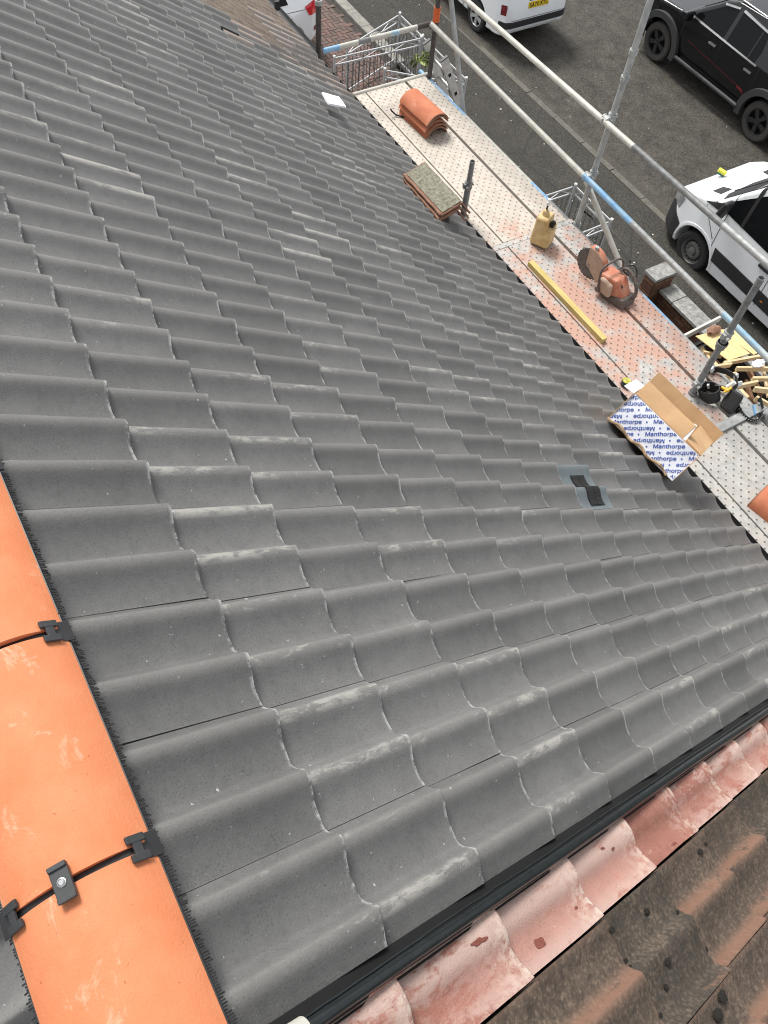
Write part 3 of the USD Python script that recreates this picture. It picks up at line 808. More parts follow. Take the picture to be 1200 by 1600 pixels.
# ------------------------------------------------------------------ the neighbour's roof beyond the far verge
n2 = thing('neighbour_house', 'next house beyond the far verge with weathered brown roof and grey eaves gutter', 'house', (-9.0, 0.0, PV))
n2roof = part(n2, 'roof', on_roof(cat_(box8((-8.7, 1.72, -0.08), (6.5, 4.86, 0.02)))), 'membrane')
fhid = []
for j in range(-1, 13):
    S = j * GAUGE if j < 12 else 4.185
    for k in range(-38, -18):
        if k == -19 and False:
            continue
        if k >= -21 and j >= 11:
            continue
        seen = any(visible(S + ds, (2 * k + du) * PITCH) for ds in (0, -0.35) for du in (-0.3, 1.7))
        v, f, crest, edge = tile_mesh(2 * k - 0.174, 2 * k + 1.81, S, 0.4, 18, amp=0.55, jit=1, r=rn, drop=0.012, thick=0.010)
        v[:, 2] += -0.012 + (meshkit.noise(v * [12, 3, 0], 4) - 0.5) * 0.006
        if not seen:
            fhid.append((v, f, crest, edge))
            continue
        put_tile(n2roof, 'weathered_tile', v, f, crest, edge, 'old_tile', float(rn.random()))
join_tiles(n2roof, 'weathered_tiles', fhid, 'old_tile')
part(n2, 'gutter', moved(prism(gp, -14, -6.2, 'x'), (0, 3.36, -2.66)), 'flare', smooth=30)
part(n2, 'gutter_bracket', cbox((-6.95, 3.33, -2.58), (0.03, 0.05, 0.09), 0.006), 'black_plastic')
part(n2, 'wall', box8((-9.6, 3.0, (PV - 2.75) / 2), (6.7, 0.25, -2.75 - PV)), 'render')

# ------------------------------------------------------------------ ground
def sheet(x0, x1, y0, y1, z):
    return trimesh.Trimesh([(x0, y0, z), (x1, y0, z), (x1, y1, z), (x0, y1, z)], [(0, 1, 2), (0, 2, 3)])


solo('road', sheet(-400, 400, 10.6, 400, G), 'asphalt', kind='structure')
solo('ground', sheet(-400, 400, -400, 10.6, G - 0.006), 'pavement_asphalt', kind='structure')
solo('pavement', box8((0, (8.72 + 10.63) / 2, (G - 0.2 + PV) / 2), (140, 10.63 - 8.72, PV - G + 0.2)), 'pavement_asphalt', kind='structure')
solo('front_yard', box8((24.9, 5.9, (G - 0.2 + PV) / 2 - 0.004), (70, 5.6, PV - G + 0.2)), 'pavement_asphalt', kind='structure')
kx = -13.0
kerb = part('/World', 'kerb', box8((0, 10.695, G - 0.1 + 0.0), (140, 0.11, 0.2 + 0.02)), 'joint_sand')
tag(stage.GetPrimAtPath(kerb), kind='structure')
x = -30.0
while x < 14:
    top = PV + 0.004 + rng.normal() * 0.004
    if x < -13.2 or x > -6.9:
        top = G + 0.035
    part(kerb, 'kerb_stone', cbox((x + 0.455, 10.697 + rng.normal() * 0.004, (top + G - 0.15) / 2), (0.895, 0.125, top - G + 0.15), 0.012), 'kerb_stone')
    x += 0.915
tj = [((-12.42, 10.3), (-12.05, 10.62)), ((-11.8, 10.05), (-12.05, 10.62)), ((-12.42, 10.3), (-12.9, 9.9)), ((-10.2, 10.62), (-9.5, 9.8)), ((-9.5, 9.8), (-9.1, 9.3)), ((-16, 9.75), (-12.9, 9.9)),
      ((-6.7, 10.1), (-5.6, 9.1)), ((-7.8, 9.5), (-5.6, 9.35)), ((-9.1, 9.3), (-6.2, 9.55))]
tm_ = []
for a, b in tj:
    a, b = np.array(a), np.array(b)
    ts = np.linspace(0, 1, 14)
    nrm = np.array([-(b - a)[1], (b - a)[0]]); nrm /= np.linalg.norm(nrm)
    wv = (meshkit.noise(np.c_[ts * 9 + a[0], ts * 0, ts * 0], 2) - .5) * 0.08
    c_ = a + (b - a) * ts[:, None] + nrm * wv[:, None]
    wd = 0.011 + 0.008 * rng.random(14)[:, None]
    v = np.vstack([np.c_[c_ - nrm * wd, np.full(14, PV + 0.004)], np.c_[c_ + nrm * wd, np.full(14, PV + 0.004)]])
    f = [(i, i + 1, 15 + i) for i in range(13)] + [(i, 15 + i, 14 + i) for i in range(13)]
    tm_.append(trimesh.Trimesh(v, f, process=False))
solo('pavement_crack', cat_(*tm_), 'tar', kind='structure')
# brick drive in herringbone: each brick of the nearer part its own mesh
drive = part('/World', 'driveway', box8((-14.5, 6.1, (G - 0.2 + PV - 0.012) / 2), (8.8, 5.1, PV - 0.012 - G + 0.2)), 'joint_sand')
tag(stage.GetPrimAtPath(drive), kind='structure')
bl, bw = 0.2, 0.1
bricks = []
for a in range(-140, 140):
    for b in range(-60, 60):
        # 90 degree herringbone laid square: unit cell of two bricks, then turned 45 degrees
        x0 = a * bw + b * 0.0
        kx_, ky_ = a, b
        if (kx_ - ky_) % 4 == 0:
            c = ((kx_ + 1.0) * bw, (ky_ + 0.5) * bw); s = (bl, bw)
        elif (kx_ - ky_) % 4 == 3:
            c = ((kx_ + 0.5) * bw, (ky_ + 1.0) * bw); s = (bw, bl)
        else:
            continue
        ca, sa = math.cos(0.0), math.sin(0.0)
        X, Y = -14.4 + c[0], 6.4 + c[1]
        if -16.5 < X < -10.2 and 4.2 < Y < 8.52:
            q = RW @ (np.array([X, Y, PV]) - CAM)
            u_, v_ = 600 + 1262 * q[0] / q[2], 800 + 1262 * q[1] / q[2]
            far_ = 0 if 420 < u_ < 720 and -30 < v_ < 200 and v_ < (u_ - 440) * 1.35 + 30 else 100
            bricks.append((np.linalg.norm(np.array([X, Y, PV]) - CAM) + far_, X, Y, s))
bricks.sort()
def brick_m(X, Y, s):
    return cbox((X, Y, PV - 0.03 + rng.normal() * 0.0025), (s[0] - 0.012, s[1] - 0.012, 0.06), 0.006)


for d_, X, Y, s in bricks[:300]:
    part(drive, 'brick', brick_m(X, Y, s), ['paver_red', 'paver_brown', 'paver_dark'][rng.integers(3)])
if len(bricks) > 300:
    part(drive, 'bricks', cat_(*[brick_m(X, Y, s) for d_, X, Y, s in bricks[300:]]), 'paver_brown', kind='stuff')
x = -19.0
while x < -12.75:
    L_ = 0.55 + 0.3 * rng.random()
    part(drive, 'edging_stone', cbox((x + L_ / 2, 8.80 + rng.normal() * 0.01, PV - 0.03), (L_ - 0.012, 0.23, 0.12), 0.015), 'edge_stone')
    x += L_
pb = []
for _ in range(60):
    s = trimesh.creation.icosphere(1, 1.0)
    X, Y = rng.uniform(-15, -3.5), rng.uniform(8.9, 10.5)
    if rng.random() < 0.45:
        X, Y = rng.uniform(-13, -10.5), rng.uniform(6.6, 8.6)
    r_ = rng.uniform(0.008, 0.022)
    pb.append(trimesh.Trimesh(s.vertices * (r_ * np.array([1, rng.uniform(.6, 1.2), .5])) + [X, Y, PV + r_ * .3], s.faces))
solo('gravel', cat_(*pb), 'pebble', kind='stuff', label='scattered pale pebbles and grit on the pavement and drive', cat='gravel')

# ------------------------------------------------------------------ scaffold
sca = thing('scaffold', 'tube scaffold along the eaves with perforated steel decking and two guard rails', 'scaffold', (-2.5, 3.9, PV))
ZP = -2.75
T = 0.0242
BY = [3.447, 3.677, 3.907, 4.137]          # board centre lines
def deck_board(x0, x1, y, m, w=0.2205, z=ZP):
    prof_ = [(-w / 2, -0.05), (-w / 2, -0.004), (-w / 2 + 0.006, 0.0), (w / 2 - 0.006, 0.0), (w / 2, -0.004), (w / 2, -0.05), (w / 2 - 0.002, -0.05), (w / 2 - 0.004, -0.006), (-w / 2 + 0.004, -0.006), (-w / 2 + 0.002, -0.05)]
    return moved(prism(prof_, x0, x1, 'x'), (0, y, z))


for (x0, x1, m, dy, sz) in ((-5.46, -3.045, 'deck_cream', 0.0, 0), (-2.985, -0.655, 'deck_pink', 0.01, 0.0), (-0.575, 1.8, 'deck_grey', -0.03, 0.0)):
    for i, y in enumerate(BY):
        part(sca, 'scaffold_board', deck_board(x0, x1, y + dy + (0.012 if i == 3 else 0) - (0.006 if i == 2 else 0), m, z=ZP + (0.003 if i % 2 else 0)), m)
part(sca, 'transom', cbox((-3.015, 3.80, ZP - 0.022), (0.052, 1.0, 0.05), 0.008), 'deck_pink')
part(sca, 'transom', cbox((-0.615, 3.82, ZP - 0.004), (0.072, 1.02, 0.06), 0.01), 'galv')
part(sca, 'transom', tube((-5.485, 3.25, ZP - 0.006), (-5.485, 4.36, ZP - 0.006), T), 'galv_pale', smooth=40)
for x0, x1, m in ((-5.6, -4.75, 'blue_paint'), (-4.75, -3.62, 'galv_pale'), (-3.62, -3.36, 'blue_paint'), (-3.36, -2.0, 'galv_dark'), (-2.0, -1.62, 'blue_paint'), (-1.62, 1.9, 'galv')):
    part(sca, 'ledger', tube((x0, 4.287, ZP - 0.032), (x1, 4.287, ZP - 0.032), T), m, smooth=40)
# uprights
part(sca, 'standard', tube((-2.98, 4.335, PV), (-2.96, 4.305, 0.6), T, hollow=0.004), 'galv', smooth=40)
part(sca, 'standard', tube((-5.44, 4.30, PV), (-5.43, 4.285, 0.5), T, hollow=0.004), 'rusty_black', smooth=40, label='black rusty upright with an orange band')
part(sca, 'tape_band', tube((-5.4335, 4.29, -2.20), (-5.4335, 4.29, -2.07), T + 0.008, 20), 'orange_tape', smooth=40)
part(sca, 'standard', tube((-0.975, 3.925, ZP - 0.1), (-0.985, 3.925, -1.58), T, 20, hollow=0.004), 'galv_dark', smooth=40, label='short grey upright in front of the guard rail')
part(sca, 'standard', tube((-3.49, 3.43, ZP - 0.2), (-3.485, 3.425, -2.44), T + 0.003, 20, hollow=0.004), 'galv_dark', smooth=40)
part(sca, 'standard', tube((-3.486, 3.426, -2.45), (-3.482, 3.42, -2.19), T - 0.002, 20, hollow=0.004), 'galv_dark', smooth=40)
part(sca, 'standard', tube((-6.2, 3.43, PV), (-6.2, 3.42, -2.22), T + 0.004, 20, hollow=0.004), 'rusty_black', smooth=40, label='black upright stub beyond the far eaves')
part(sca, 'end_cap', tube((-6.2, 3.42, -2.235), (-6.2, 3.42, -2.19), T + 0.012, 20, hollow=0.01), 'galv', smooth=40)
part(sca, 'standard', tube((0.9, 4.32, PV), (0.9, 4.30, 0.2), T, hollow=0.004), 'galv', smooth=40)
# rails
for x0, x1, m in ((-7.2, -2.6, 'galv_pale'), (-2.6, -1.6, 'galv_dark'), (-1.6, 2.4, 'galv')):
    part(sca, 'guard_rail', tube((x0, 4.235, -1.745 + 0.012 * (x0 + 3)), (x1, 4.235, -1.745 + 0.012 * (x1 + 3)), T), m, smooth=40)
for x0, x1, m in ((-5.42, -2.99, 'galv_pale'), (-2.99, -2.35, 'blue_paint'), (-2.35, -1.25, 'galv'), (-1.25, 2.4, 'worn_blue')):
    part(sca, 'guard_rail', tube((x0, 4.235, -2.253 - 0.017 * (x0 + 3)), (x1, 4.235, -2.253 - 0.017 * (x1 + 3)), T), m, smooth=40)
ey = [3.09, 3.22, 3.62, 3.74, 4.06, 4.33]
for a, b, m in ((3.09, 3.25, 'blue_paint'), (3.25, 3.45, 'galv_pale'), (3.45, 3.58, 'galv_dark'), (3.58, 3.80, 'galv_pale'), (3.80, 3.9, 'worn_blue'), (3.9, 4.1, 'galv_pale'), (4.1, 4.34, 'rusty_black')):
    part(sca, 'end_rail', tube((-5.47, a, -2.235), (-5.47, b, -2.235), T, 18, hollow=0.004 if a < 3.1 else 0), m, smooth=40)
# braces
part(sca, 'brace', tube((-5.86, 4.36, -0.95), (-4.2, 4.36, -4.14), T), 'galv', smooth=40)
part(sca, 'brace', tube((-3.05, 4.35, -2.38), (-1.9, 4.35, -3.05), T), 'galv_pale', smooth=40)


def coupler(c, axis, m='galv', r=0.0262):
    """A swivel coupler: collar with a flange, bolt, nut and hinge lug."""
    u, w, d = frame_of(axis)
    c = np.asarray(c, float)
    ms = [tube(c - d * 0.026, c + d * 0.026, r + 0.006, 18), tube(c - d * 0.03, c - d * 0.02, r + 0.009, 18), tube(c + d * 0.02, c + d * 0.03, r + 0.009, 18),
          tube(c + u * (r + 0.012) - w * 0.035, c + u * (r + 0.012) + w * 0.045, 0.0065, 10), tube(c + u * (r + 0.012) + w * 0.03, c + u * (r + 0.012) + w * 0.046, 0.012, 6),
          cbox(c + u * (r + 0.012), (0.03, 0.03, 0.04), 0.004), tube(c - u * (r + 0.010) - w * 0.02, c - u * (r + 0.010) + w * 0.02, 0.008, 10)]
    return cat_(*ms)


st1 = lambda z: np.array([-2.98 + 0.02 * (z - PV) / 8.1, 4.335 - 0.03 * (z - PV) / 8.1, z])
for z in (-2.25, -1.735, -2.78):
    part(sca, 'coupler', coupler(st1(z), (0, 0, 1)), 'galv', smooth=35)
    part(sca, 'coupler', coupler(st1(z) + [0.0, -0.06, -0.005], (1, 0, 0)), 'galv', smooth=35)
for z in (-1.42, -1.22):
    part(sca, 'collar', tube(st1(z - .018), st1(z + .018), T + 0.008, 18), 'galv', smooth=35)
part(sca, 'coupler', coupler((-0.98, 3.925, -2.10), (0, 0, 1)), 'galv', smooth=35)
part(sca, 'collar', cat_(tube((-0.98, 3.925, -2.235), (-0.98, 3.925, -2.18), T + 0.012, 20), tube((-0.98, 3.925, -2.20), (-0.98, 3.925, -2.18), T + 0.018, 20)), 'galv_dark', smooth=35)
part(sca, 'coupler', coupler((-0.977, 3.925, -2.62), (0, 0, 1)), 'galv', smooth=35)
part(sca, 'foot_collar', tube((-0.976, 3.925, ZP - 0.01), (-0.976, 3.925, ZP + 0.028), T + 0.009, 20, hollow=0.006), 'galv_dark', smooth=35)
part(sca, 'coupler', coupler((-3.487, 3.427, -2.42), (0, 0, 1), r=0.025), 'galv_dark', smooth=35)
part(sca, 'coupler', coupler((-5.44, 4.265, -2.245), (1, 0, 0)), 'galv_dark', smooth=35)
part(sca, 'coupler', coupler((-0.60, 4.30, ZP - 0.01), (0, 1, 0), r=0.03), 'galv', smooth=35)
part(sca, 'coupler', coupler((-0.55, 4.29, ZP + 0.03), (1, 0, 0)), 'galv', smooth=35)
# debris netting hook
# ------------------------------------------------------------------ ladder
lad = thing('ladder', 'aluminium ladder leaning on the far outer corner of the scaffold deck', 'ladder', (-5.52, 6.0, PV))
LT, LBt = np.array([0, 4.39, -2.55]), np.array([0, 4.39 + 2.48, PV + 0.02])
ld = (LBt - LT) / np.linalg.norm(LBt - LT)
Rl = np.column_stack([(1, 0, 0), np.cross(ld, (1, 0, 0)), ld])
Ll = np.linalg.norm(LBt - LT)
for xs_ in (-5.69, -5.36):
    part(lad, 'stile', cbox(LT + ld * Ll / 2 + [xs_, 0, 0], (0.028, 0.085, Ll), 0.004, Rl), 'alu')
    part(lad, 'stile_cap', cbox(LT + ld * -0.004 + [xs_, 0, 0], (0.031, 0.088, 0.012), 0.003, Rl), 'dark_plastic')
for i in range(int(Ll / 0.25)):
    p_ = LT + ld * (0.2 + 0.25 * i)
    part(lad, 'rung', tube(p_ + [-5.69, 0, 0], p_ + [-5.345, 0, 0], 0.016, 12), 'alu', smooth=40)
    for xs_ in (-5.345,):
        part(lad, 'rung_end', cbox(p_ + [xs_, 0, 0], (0.004, 0.03, 0.04), 0.001, Rl), 'dark_hole')
# hi-vis rag tied round the stile
rg = []
rq = np.random.default_rng(9)
for i in range(7):
    c_ = np.array([-5.68, 4.41, -2.72]) + rq.normal(size=3) * [0.02, 0.03, 0.03]
    a_ = rq.normal(size=3); a_ /= np.linalg.norm(a_)
    b_ = np.cross(a_, rq.normal(size=3)); b_ /= np.linalg.norm(b_)
    t_ = np.linspace(-0.4, 4.2, 12)
    pts = c_ + 0.05 * (np.cos(t_)[:, None] * a_ + np.sin(t_)[:, None] * b_) * np.linspace(1, 1.4, 12)[:, None]
    v = np.vstack([pts - [0, 0, 0.014], pts + [0.006, 0.004, 0.014]])
    f = [(k, k + 1, 13 + k) for k in range(11)] + [(k, 13 + k, 12 + k) for k in range(11)]
    f += [(a2, c2, b2) for a2, b2, c2 in f]
    rg.append(trimesh.Trimesh(v, f, process=False))
for dx in (-0.09, -0.03):
    pts = np.array([(-5.66, 4.40, -2.70), (-5.70 + dx, 4.36, -2.72), (-5.74 + dx, 4.34, -2.80), (-5.77 + dx, 4.33, -2.86)])
    v = np.vstack([pts - [0.015, 0, 0], pts + [0.015, 0.006, 0]])
    f = [(k, k + 1, 5 + k) for k in range(3)] + [(k, 5 + k, 4 + k) for k in range(3)]
    f += [(a2, c2, b2) for a2, b2, c2 in f]
    rg.append(trimesh.Trimesh(v, f, process=False))
solo('rag', cat_(*rg), 'hivis', 'yellow-green rag tied round the ladder top', 'rag', smooth=True)

# ------------------------------------------------------------------ things on the deck
# five nested orange ridge tiles
names5 = ['lowest', 'second from the bottom', 'middle', 'second from the top', 'topmost']
for i in range(5):
    R = rotm((0, 0, 1), 0.06 + 0.02 * math.sin(i * 2.3))
    m = ridge_mesh(0.45, 0.128 - 0.002 * (i % 2), 0.085, 0.014)
    v, f = arr(m)
    base = np.array([-5.03 + 0.010 * math.sin(i * 1.7), 3.80 + 0.006 * math.cos(i * 2.1), ZP + 0.004 + 0.034 * i])
    t_ = thing('ridge_tile', f'orange half-round ridge tile, {names5[i]} of the nested stack on the scaffold deck', 'ridge tile', base, 0.07 + 0.02 * math.sin(i * 2.3), 'nested ridge tiles on the deck')
    part(t_, 'shell', trimesh.Trimesh(v, f, process=False), 'stack_clay', smooth=35, world=False)
    part(t_, 'lip', moved(prism(np.vstack([ridge_arc(0.127, 0.0845), ridge_arc(0.114, 0.0715)[::-1]]), 0.4505, 0.456, 'x'), (0, 0, 0)), 'old_clay', smooth=35, world=False)
solo('strap', wire([(-5.02, 3.58, ZP + 0.08), (-5.03, 3.60, ZP + 0.05), (-5.0, 3.63, ZP + 0.02), (-4.95, 3.68, ZP + 0.014), (-4.93, 3.72, ZP + 0.012)], 0.008, 8), 'black_plastic', 'short bent black strap poking from under the ridge tile stack', 'strap', smooth=True)
t_ = thing('ridge_tile', 'orange ridge tile lying alone at the right edge of the deck', 'ridge tile', (-0.02, 3.70, ZP + 0.004), 0.2)
part(t_, 'shell', ridge_mesh(0.45, 0.125, 0.12, 0.014), 'stack_clay', smooth=35, world=False)
part(t_, 'lip', prism(np.vstack([ridge_arc(0.1255, 0.1205), ridge_arc(0.1115, 0.1065)[::-1]]), -0.006, -0.0005, 'x'), 'old_clay', smooth=35, world=False)
# old angle ridge tiles resting on the eaves tiles
def vee(L, w, h, t, side=0.0):
    o = np.array([(-w, -h), (0, 0), (w * 0.55, -h * 2.6), (w * 0.55 - t * 1.1, -h * 2.6 - 0.001), (-0.002, -t * 1.25), (-w + 0.002, -h - t)])
    return prism(o[::-1], 0, L, 'x')


ln5 = ['lowest', 'middle', 'topmost and most lichened']
for i in range(3):
    base = np.array([-3.57 + 0.012 * (i % 2), 2.985 + 0.006 * i, -2.185 + 0.03 * i])
    t_ = thing('old_ridge_tile', f'old angular clay ridge tile, {ln5[i]} of the stack on the eaves', 'ridge tile', base, 0.02 * (i - 1), 'old ridge tiles on the eaves')
    m = vee(0.55, 0.195, 0.055, 0.016).refine_to_length(0.03)
    v, f = arr(m)
    v = v + (np.c_[meshkit.fbm(v * 30 + i, 3, 1), meshkit.fbm(v * 30 + i, 3, 2), meshkit.fbm(v * 30 + i, 3, 3)] - 0.5) * 0.008
    part(t_, 'shell', trimesh.Trimesh(v, f, process=False), 'old_clay', smooth=30, world=False)
    rr_ = wire([(x_, -0.196 + 0.003 * math.sin(x_ * 40 + i), -0.052 + 0.002 * math.cos(x_ * 31)) for x_ in np.linspace(0.004, 0.546, 24)], 0.012, 8)
    part(t_, 'rolled_edge', rr_, 'old_clay', smooth=True, world=False)
    if i == 2:
        xs2, ys2 = np.meshgrid(np.linspace(0.012, 0.538, 40), np.linspace(-0.178, -0.006, 16), indexing='ij')
        z_ = ys2 * (0.055 / 0.195) + 0.002 + 0.009 * meshkit.fbm(np.stack([xs2 * 28, ys2 * 28, 0 * xs2], -1), 4, 8)
        v = np.c_[xs2.ravel(), ys2.ravel(), z_.ravel()]
        f = [(a * 16 + b, (a + 1) * 16 + b, (a + 1) * 16 + b + 1, a * 16 + b + 1) for a in range(39) for b in range(15)]
        part(t_, 'lichen', (v, f), 'lichen', smooth=True, world=False)

# spray bottle
sb = thing('spray_bottle', 'yellowed plastic pressure bottle with black trigger neck on the deck joint', 'bottle', (-2.905, 3.865, ZP + 0.003), 0.5)
BS = 1.22
bt = hull([((0.058 * sx, 0.05 * sy, 0.03), 0.03) for sx in (-1, 1) for sy in (-1, 1)] + [((0.050 * sx, 0.046 * sy, 0.25), 0.03) for sx in (-1, 1) for sy in (-1, 1)], 12)
neckcut = prism([(-0.02, 0.19), (0.09, 0.19), (0.09, 0.31), (-0.02, 0.24)], -0.1, 0.1, 'y')
bt2 = bt + hull([((-0.02, 0, 0.26), 0.035), ((-0.03, 0, 0.3), 0.03)], 12)
part(sb, 'body', bt2 - prism([(0.035, 0.20), (0.2, 0.16), (0.2, 0.4), (0.012, 0.4)], -0.2, 0.2, 'y'), 'yellowed_plastic', smooth=40, world=False)
part(sb, 'cap', cat_(tube((0.045, 0, 0.19), (0.062, 0, 0.235), 0.024, 16), tube((0.06, 0, 0.23), (0.064, 0, 0.25), 0.014, 12)), 'black_plastic', smooth=40, world=False)
part(sb, 'pump_rod', tube((-0.03, 0, 0.32), (-0.03, 0, 0.385), 0.008, 12), 'black_plastic', smooth=40, world=False)
part(sb, 'pump_handle', cat_(tube((-0.03, 0, 0.375), (-0.03, 0, 0.43), 0.017, 12, r2=0.013), tube((-0.03, -0.026, 0.405), (-0.03, 0.026, 0.405), 0.008, 10)), 'white_plastic', smooth=40, world=False)

# batten
bd = np.array([0.985, 0.02, 0]); L_ = 1.0
R = rotm((0, 0, 1), 0.015)
solo('timber_batten', cbox((-2.215, 3.615, ZP + 0.026), (1.0, 0.05, 0.045), 0.003, R), 'batten', 'yellow-green treated timber batten lying along the deck', 'batten')

# cut-off saw
saw = thing('cutoff_saw', 'dusty orange petrol cut-off saw standing on the deck', 'power saw', (-2.20, 3.985, ZP + 0.003), 0.14)
# local: x to the rear handle, blade at x -0.28
R90 = rotm((1, 0, 0), PI / 2)
UsdGeom.Xform(stage.GetPrimAtPath(saw)).AddScaleOp().Set(Gf.Vec3f(0.84, 0.84, 0.84))
bcx, bcz, br = -0.22, 0.172, 0.165
teeth = []
ang_ = np.linspace(0, 2 * PI, 97)[:-1]
rad = np.where((np.arange(96) % 4) == 0, br - 0.010, br)
disc = prism(np.c_[bcx + rad * np.cos(ang_), bcz + rad * np.sin(ang_)], -0.012, -0.008, 'y')
part(saw, 'blade', disc, 'blade', world=False)
part(saw, 'flange', moved(lathe([(0, 0.008), (0.04, 0.008), (0.045, 0.0), (0.045, -0.004)], 24, R=R90), (bcx, -0.012, bcz)), 'steel', smooth=30, world=False)
part(saw, 'arbor_bolt', moved(lathe([(0, 0.02), (0.012, 0.02), (0.012, 0.006)], 6, R=R90), (bcx, -0.012, bcz)), 'steel', world=False)
ga_ = np.linspace(math.radians(-40), math.radians(105), 26)
gpoly = np.r_[np.c_[bcx + 0.185 * np.cos(ga_), bcz + 0.185 * np.sin(ga_)], [(bcx - 0.035, bcz + 0.02)], [(bcx + 0.03, bcz - 0.045)]]
guard = prism(gpoly, -0.028, 0.042, 'y') - prism(np.r_[np.c_[bcx + 0.178 * np.cos(ga_), bcz + 0.178 * np.sin(ga_)], [(bcx - 0.2, bcz - 0.2)], [(bcx + 0.2, bcz - 0.2)]], -0.0262, 0.036, 'y')
part(saw, 'blade_guard', guard, 'saw_dust', smooth=30, world=False)
grim = prism(np.r_[np.c_[bcx + 0.189 * np.cos(ga_), bcz + 0.189 * np.sin(ga_)], np.c_[bcx + 0.181 * np.cos(ga_[::-1]), bcz + 0.181 * np.sin(ga_[::-1])]], -0.022, 0.046, 'y')
part(saw, 'guard_rim', grim, 'saw_orange', smooth=30, world=False)
part(saw, 'guard_knob', tube((bcx + 0.01, 0.0, bcz + 0.18), (bcx + 0.01, 0.0, bcz + 0.215), 0.02, 12), 'galv', smooth=40, world=False)
arm = prism([(bcx - 0.03, bcz - 0.035), (bcx + 0.03, bcz + 0.05), (0.02, 0.2), (0.06, 0.10), (0.0, 0.06)], 0.036, 0.085, 'y')
part(saw, 'belt_arm', arm, 'saw_orange', smooth=30, world=False)
body = hull([((-0.02, sy, z), 0.03) for sy in (-0.03, 0.10) for z in (0.06, 0.19)] + [((0.14, sy, z), 0.03) for sy in (-0.02, 0.09) for z in (0.06, 0.215)] + [((0.24, sy, 0.10), 0.028) for sy in (0.0, 0.08)], 14)
hollow_ = hull([((0.13, 0.045, 0.30), 0.05), ((0.21, 0.045, 0.24), 0.05)], 14)
part(saw, 'engine_cover', body - hollow_, 'saw_orange', smooth=40, world=False)
part(saw, 'starter_cover', moved(hull([((0, 0, 0), 0.03), ((0.13, 0, -0.01), 0.03), ((0.02, 0, 0.09), 0.03), ((0.12, 0, 0.08), 0.03)], 12), (0.0, -0.075, 0.09)), 'saw_dust', smooth=40, world=False)
part(saw, 'foot', hull([((0.06, sy, 0.02), 0.02) for sy in (-0.06, 0.14)] + [((0.30, sy, 0.022), 0.02) for sy in (-0.03, 0.13)] + [((0.28, sy, 0.075), 0.03) for sy in (-0.02, 0.12)], 12), 'saw_dark', smooth=40, world=False)
hp = [(0.02, -0.11, 0.10), (0.0, -0.115, 0.22), (-0.01, -0.10, 0.31), (-0.005, -0.04, 0.345), (0.0, 0.05, 0.35), (0.01, 0.13, 0.335), (0.03, 0.17, 0.27), (0.05, 0.165, 0.18)]
import scipy.interpolate as si
tck = si.CubicSpline(np.arange(len(hp)), np.array(hp))
part(saw, 'front_handle', wire(tck(np.linspace(0, len(hp) - 1, 40)), 0.012, 10), 'saw_dark', smooth=True, world=False)
part(saw, 'front_handle_mount', cbox((0.02, -0.10, 0.085), (0.05, 0.05, 0.05), 0.012), 'saw_dark', world=False)
rp_ = [(0.09, 0.10, 0.28), (0.16, 0.11, 0.30), (0.26, 0.10, 0.25), (0.32, 0.09, 0.16), (0.31, 0.08, 0.09)]
tck = si.CubicSpline(np.arange(len(rp_)), np.array(rp_))
part(saw, 'rear_handle', wire(tck(np.linspace(0, len(rp_) - 1, 26)), 0.017, 10), 'saw_dark', smooth=True, world=False)
part(saw, 'throttle_lever', cbox((0.15, 0.075, 0.285), (0.06, 0.012, 0.02), 0.004), 'black_plastic', world=False)
for i in range(3):
    part(saw, 'intake_rib', cbox((0.06 + 0.02 * i, 0.10, 0.268 - 0.003 * i), (0.008, 0.06, 0.012), 0.003), 'saw_dark', world=False)
for i, (dx, dz) in enumerate(((0.0, 0), (0.012, .003), (0.024, .0), (0.036, .003))):
    part(saw, 'vent_slot', cbox((0.17 + dx, 0.0, 0.205 + dz - dx * 0.6), (0.007, 0.022, 0.02), 0.002), 'black_plastic', world=False)
hs_ = [(0.10, 0.15, 0.30), (0.13, 0.19, 0.31), (0.17, 0.21, 0.27), (0.21, 0.19, 0.22)]
tck = si.CubicSpline(np.arange(4), np.array(hs_))
part(saw, 'water_hose', wire(tck(np.linspace(0, 3, 20)), 0.007, 8), 'black_plastic', smooth=True, world=False)

# tape measure lid
tpn = thing('tape_reel', 'small round yellow-green reel at the eaves beside the cardboard box', 'reel', (-1.29, 3.50, ZP + 0.003))
part(tpn, 'side', lathe([(0, 0), (0.034, 0), (0.036, 0.004), (0.036, 0.045), (0.033, 0.05)], 24), 'dark_plastic', smooth=35, world=False)
part(tpn, 'lid', lathe([(0.033, 0.05), (0.030, 0.053), (0.022, 0.051), (0.018, 0.053), (0, 0.053)], 24), 'tape_lid', smooth=35, world=False)
part(tpn, 'rib', cbox((0, 0, 0.0545), (0.03, 0.006, 0.004), 0.001), 'tape_lid', world=False)

# tool belt
tb = thing('tool_belt', 'black tool belt with pouches and a yellow-handled tool by the short upright', 'tool belt', (-0.78, 4.10, ZP + 0.003), 0.0)
def strap_loop(c, rx, ry, h, tilt=(0, 0, 0), t=0.006, n=40, a0=0, a1=2 * PI):
    a = np.linspace(a0, a1, n)
    o = np.c_[rx * np.cos(a), ry * np.sin(a)]
    i = np.c_[(rx - t) * np.cos(a), (ry - t) * np.sin(a)]
    v = np.vstack([np.c_[o, 0 * a], np.c_[o, 0 * a + h], np.c_[i, 0 * a + h], np.c_[i, 0 * a]])
    f = []
    for k in range(4):
        for q in range(n - 1):
            k2 = (k + 1) % 4
            f.append((k * n + q, k * n + q + 1, k2 * n + q + 1, k2 * n + q))
    R = rotm((1, 0, 0), tilt[0]) @ rotm((0, 1, 0), tilt[1]) @ rotm((0, 0, 1), tilt[2])
    return moved((v, f), c, R)


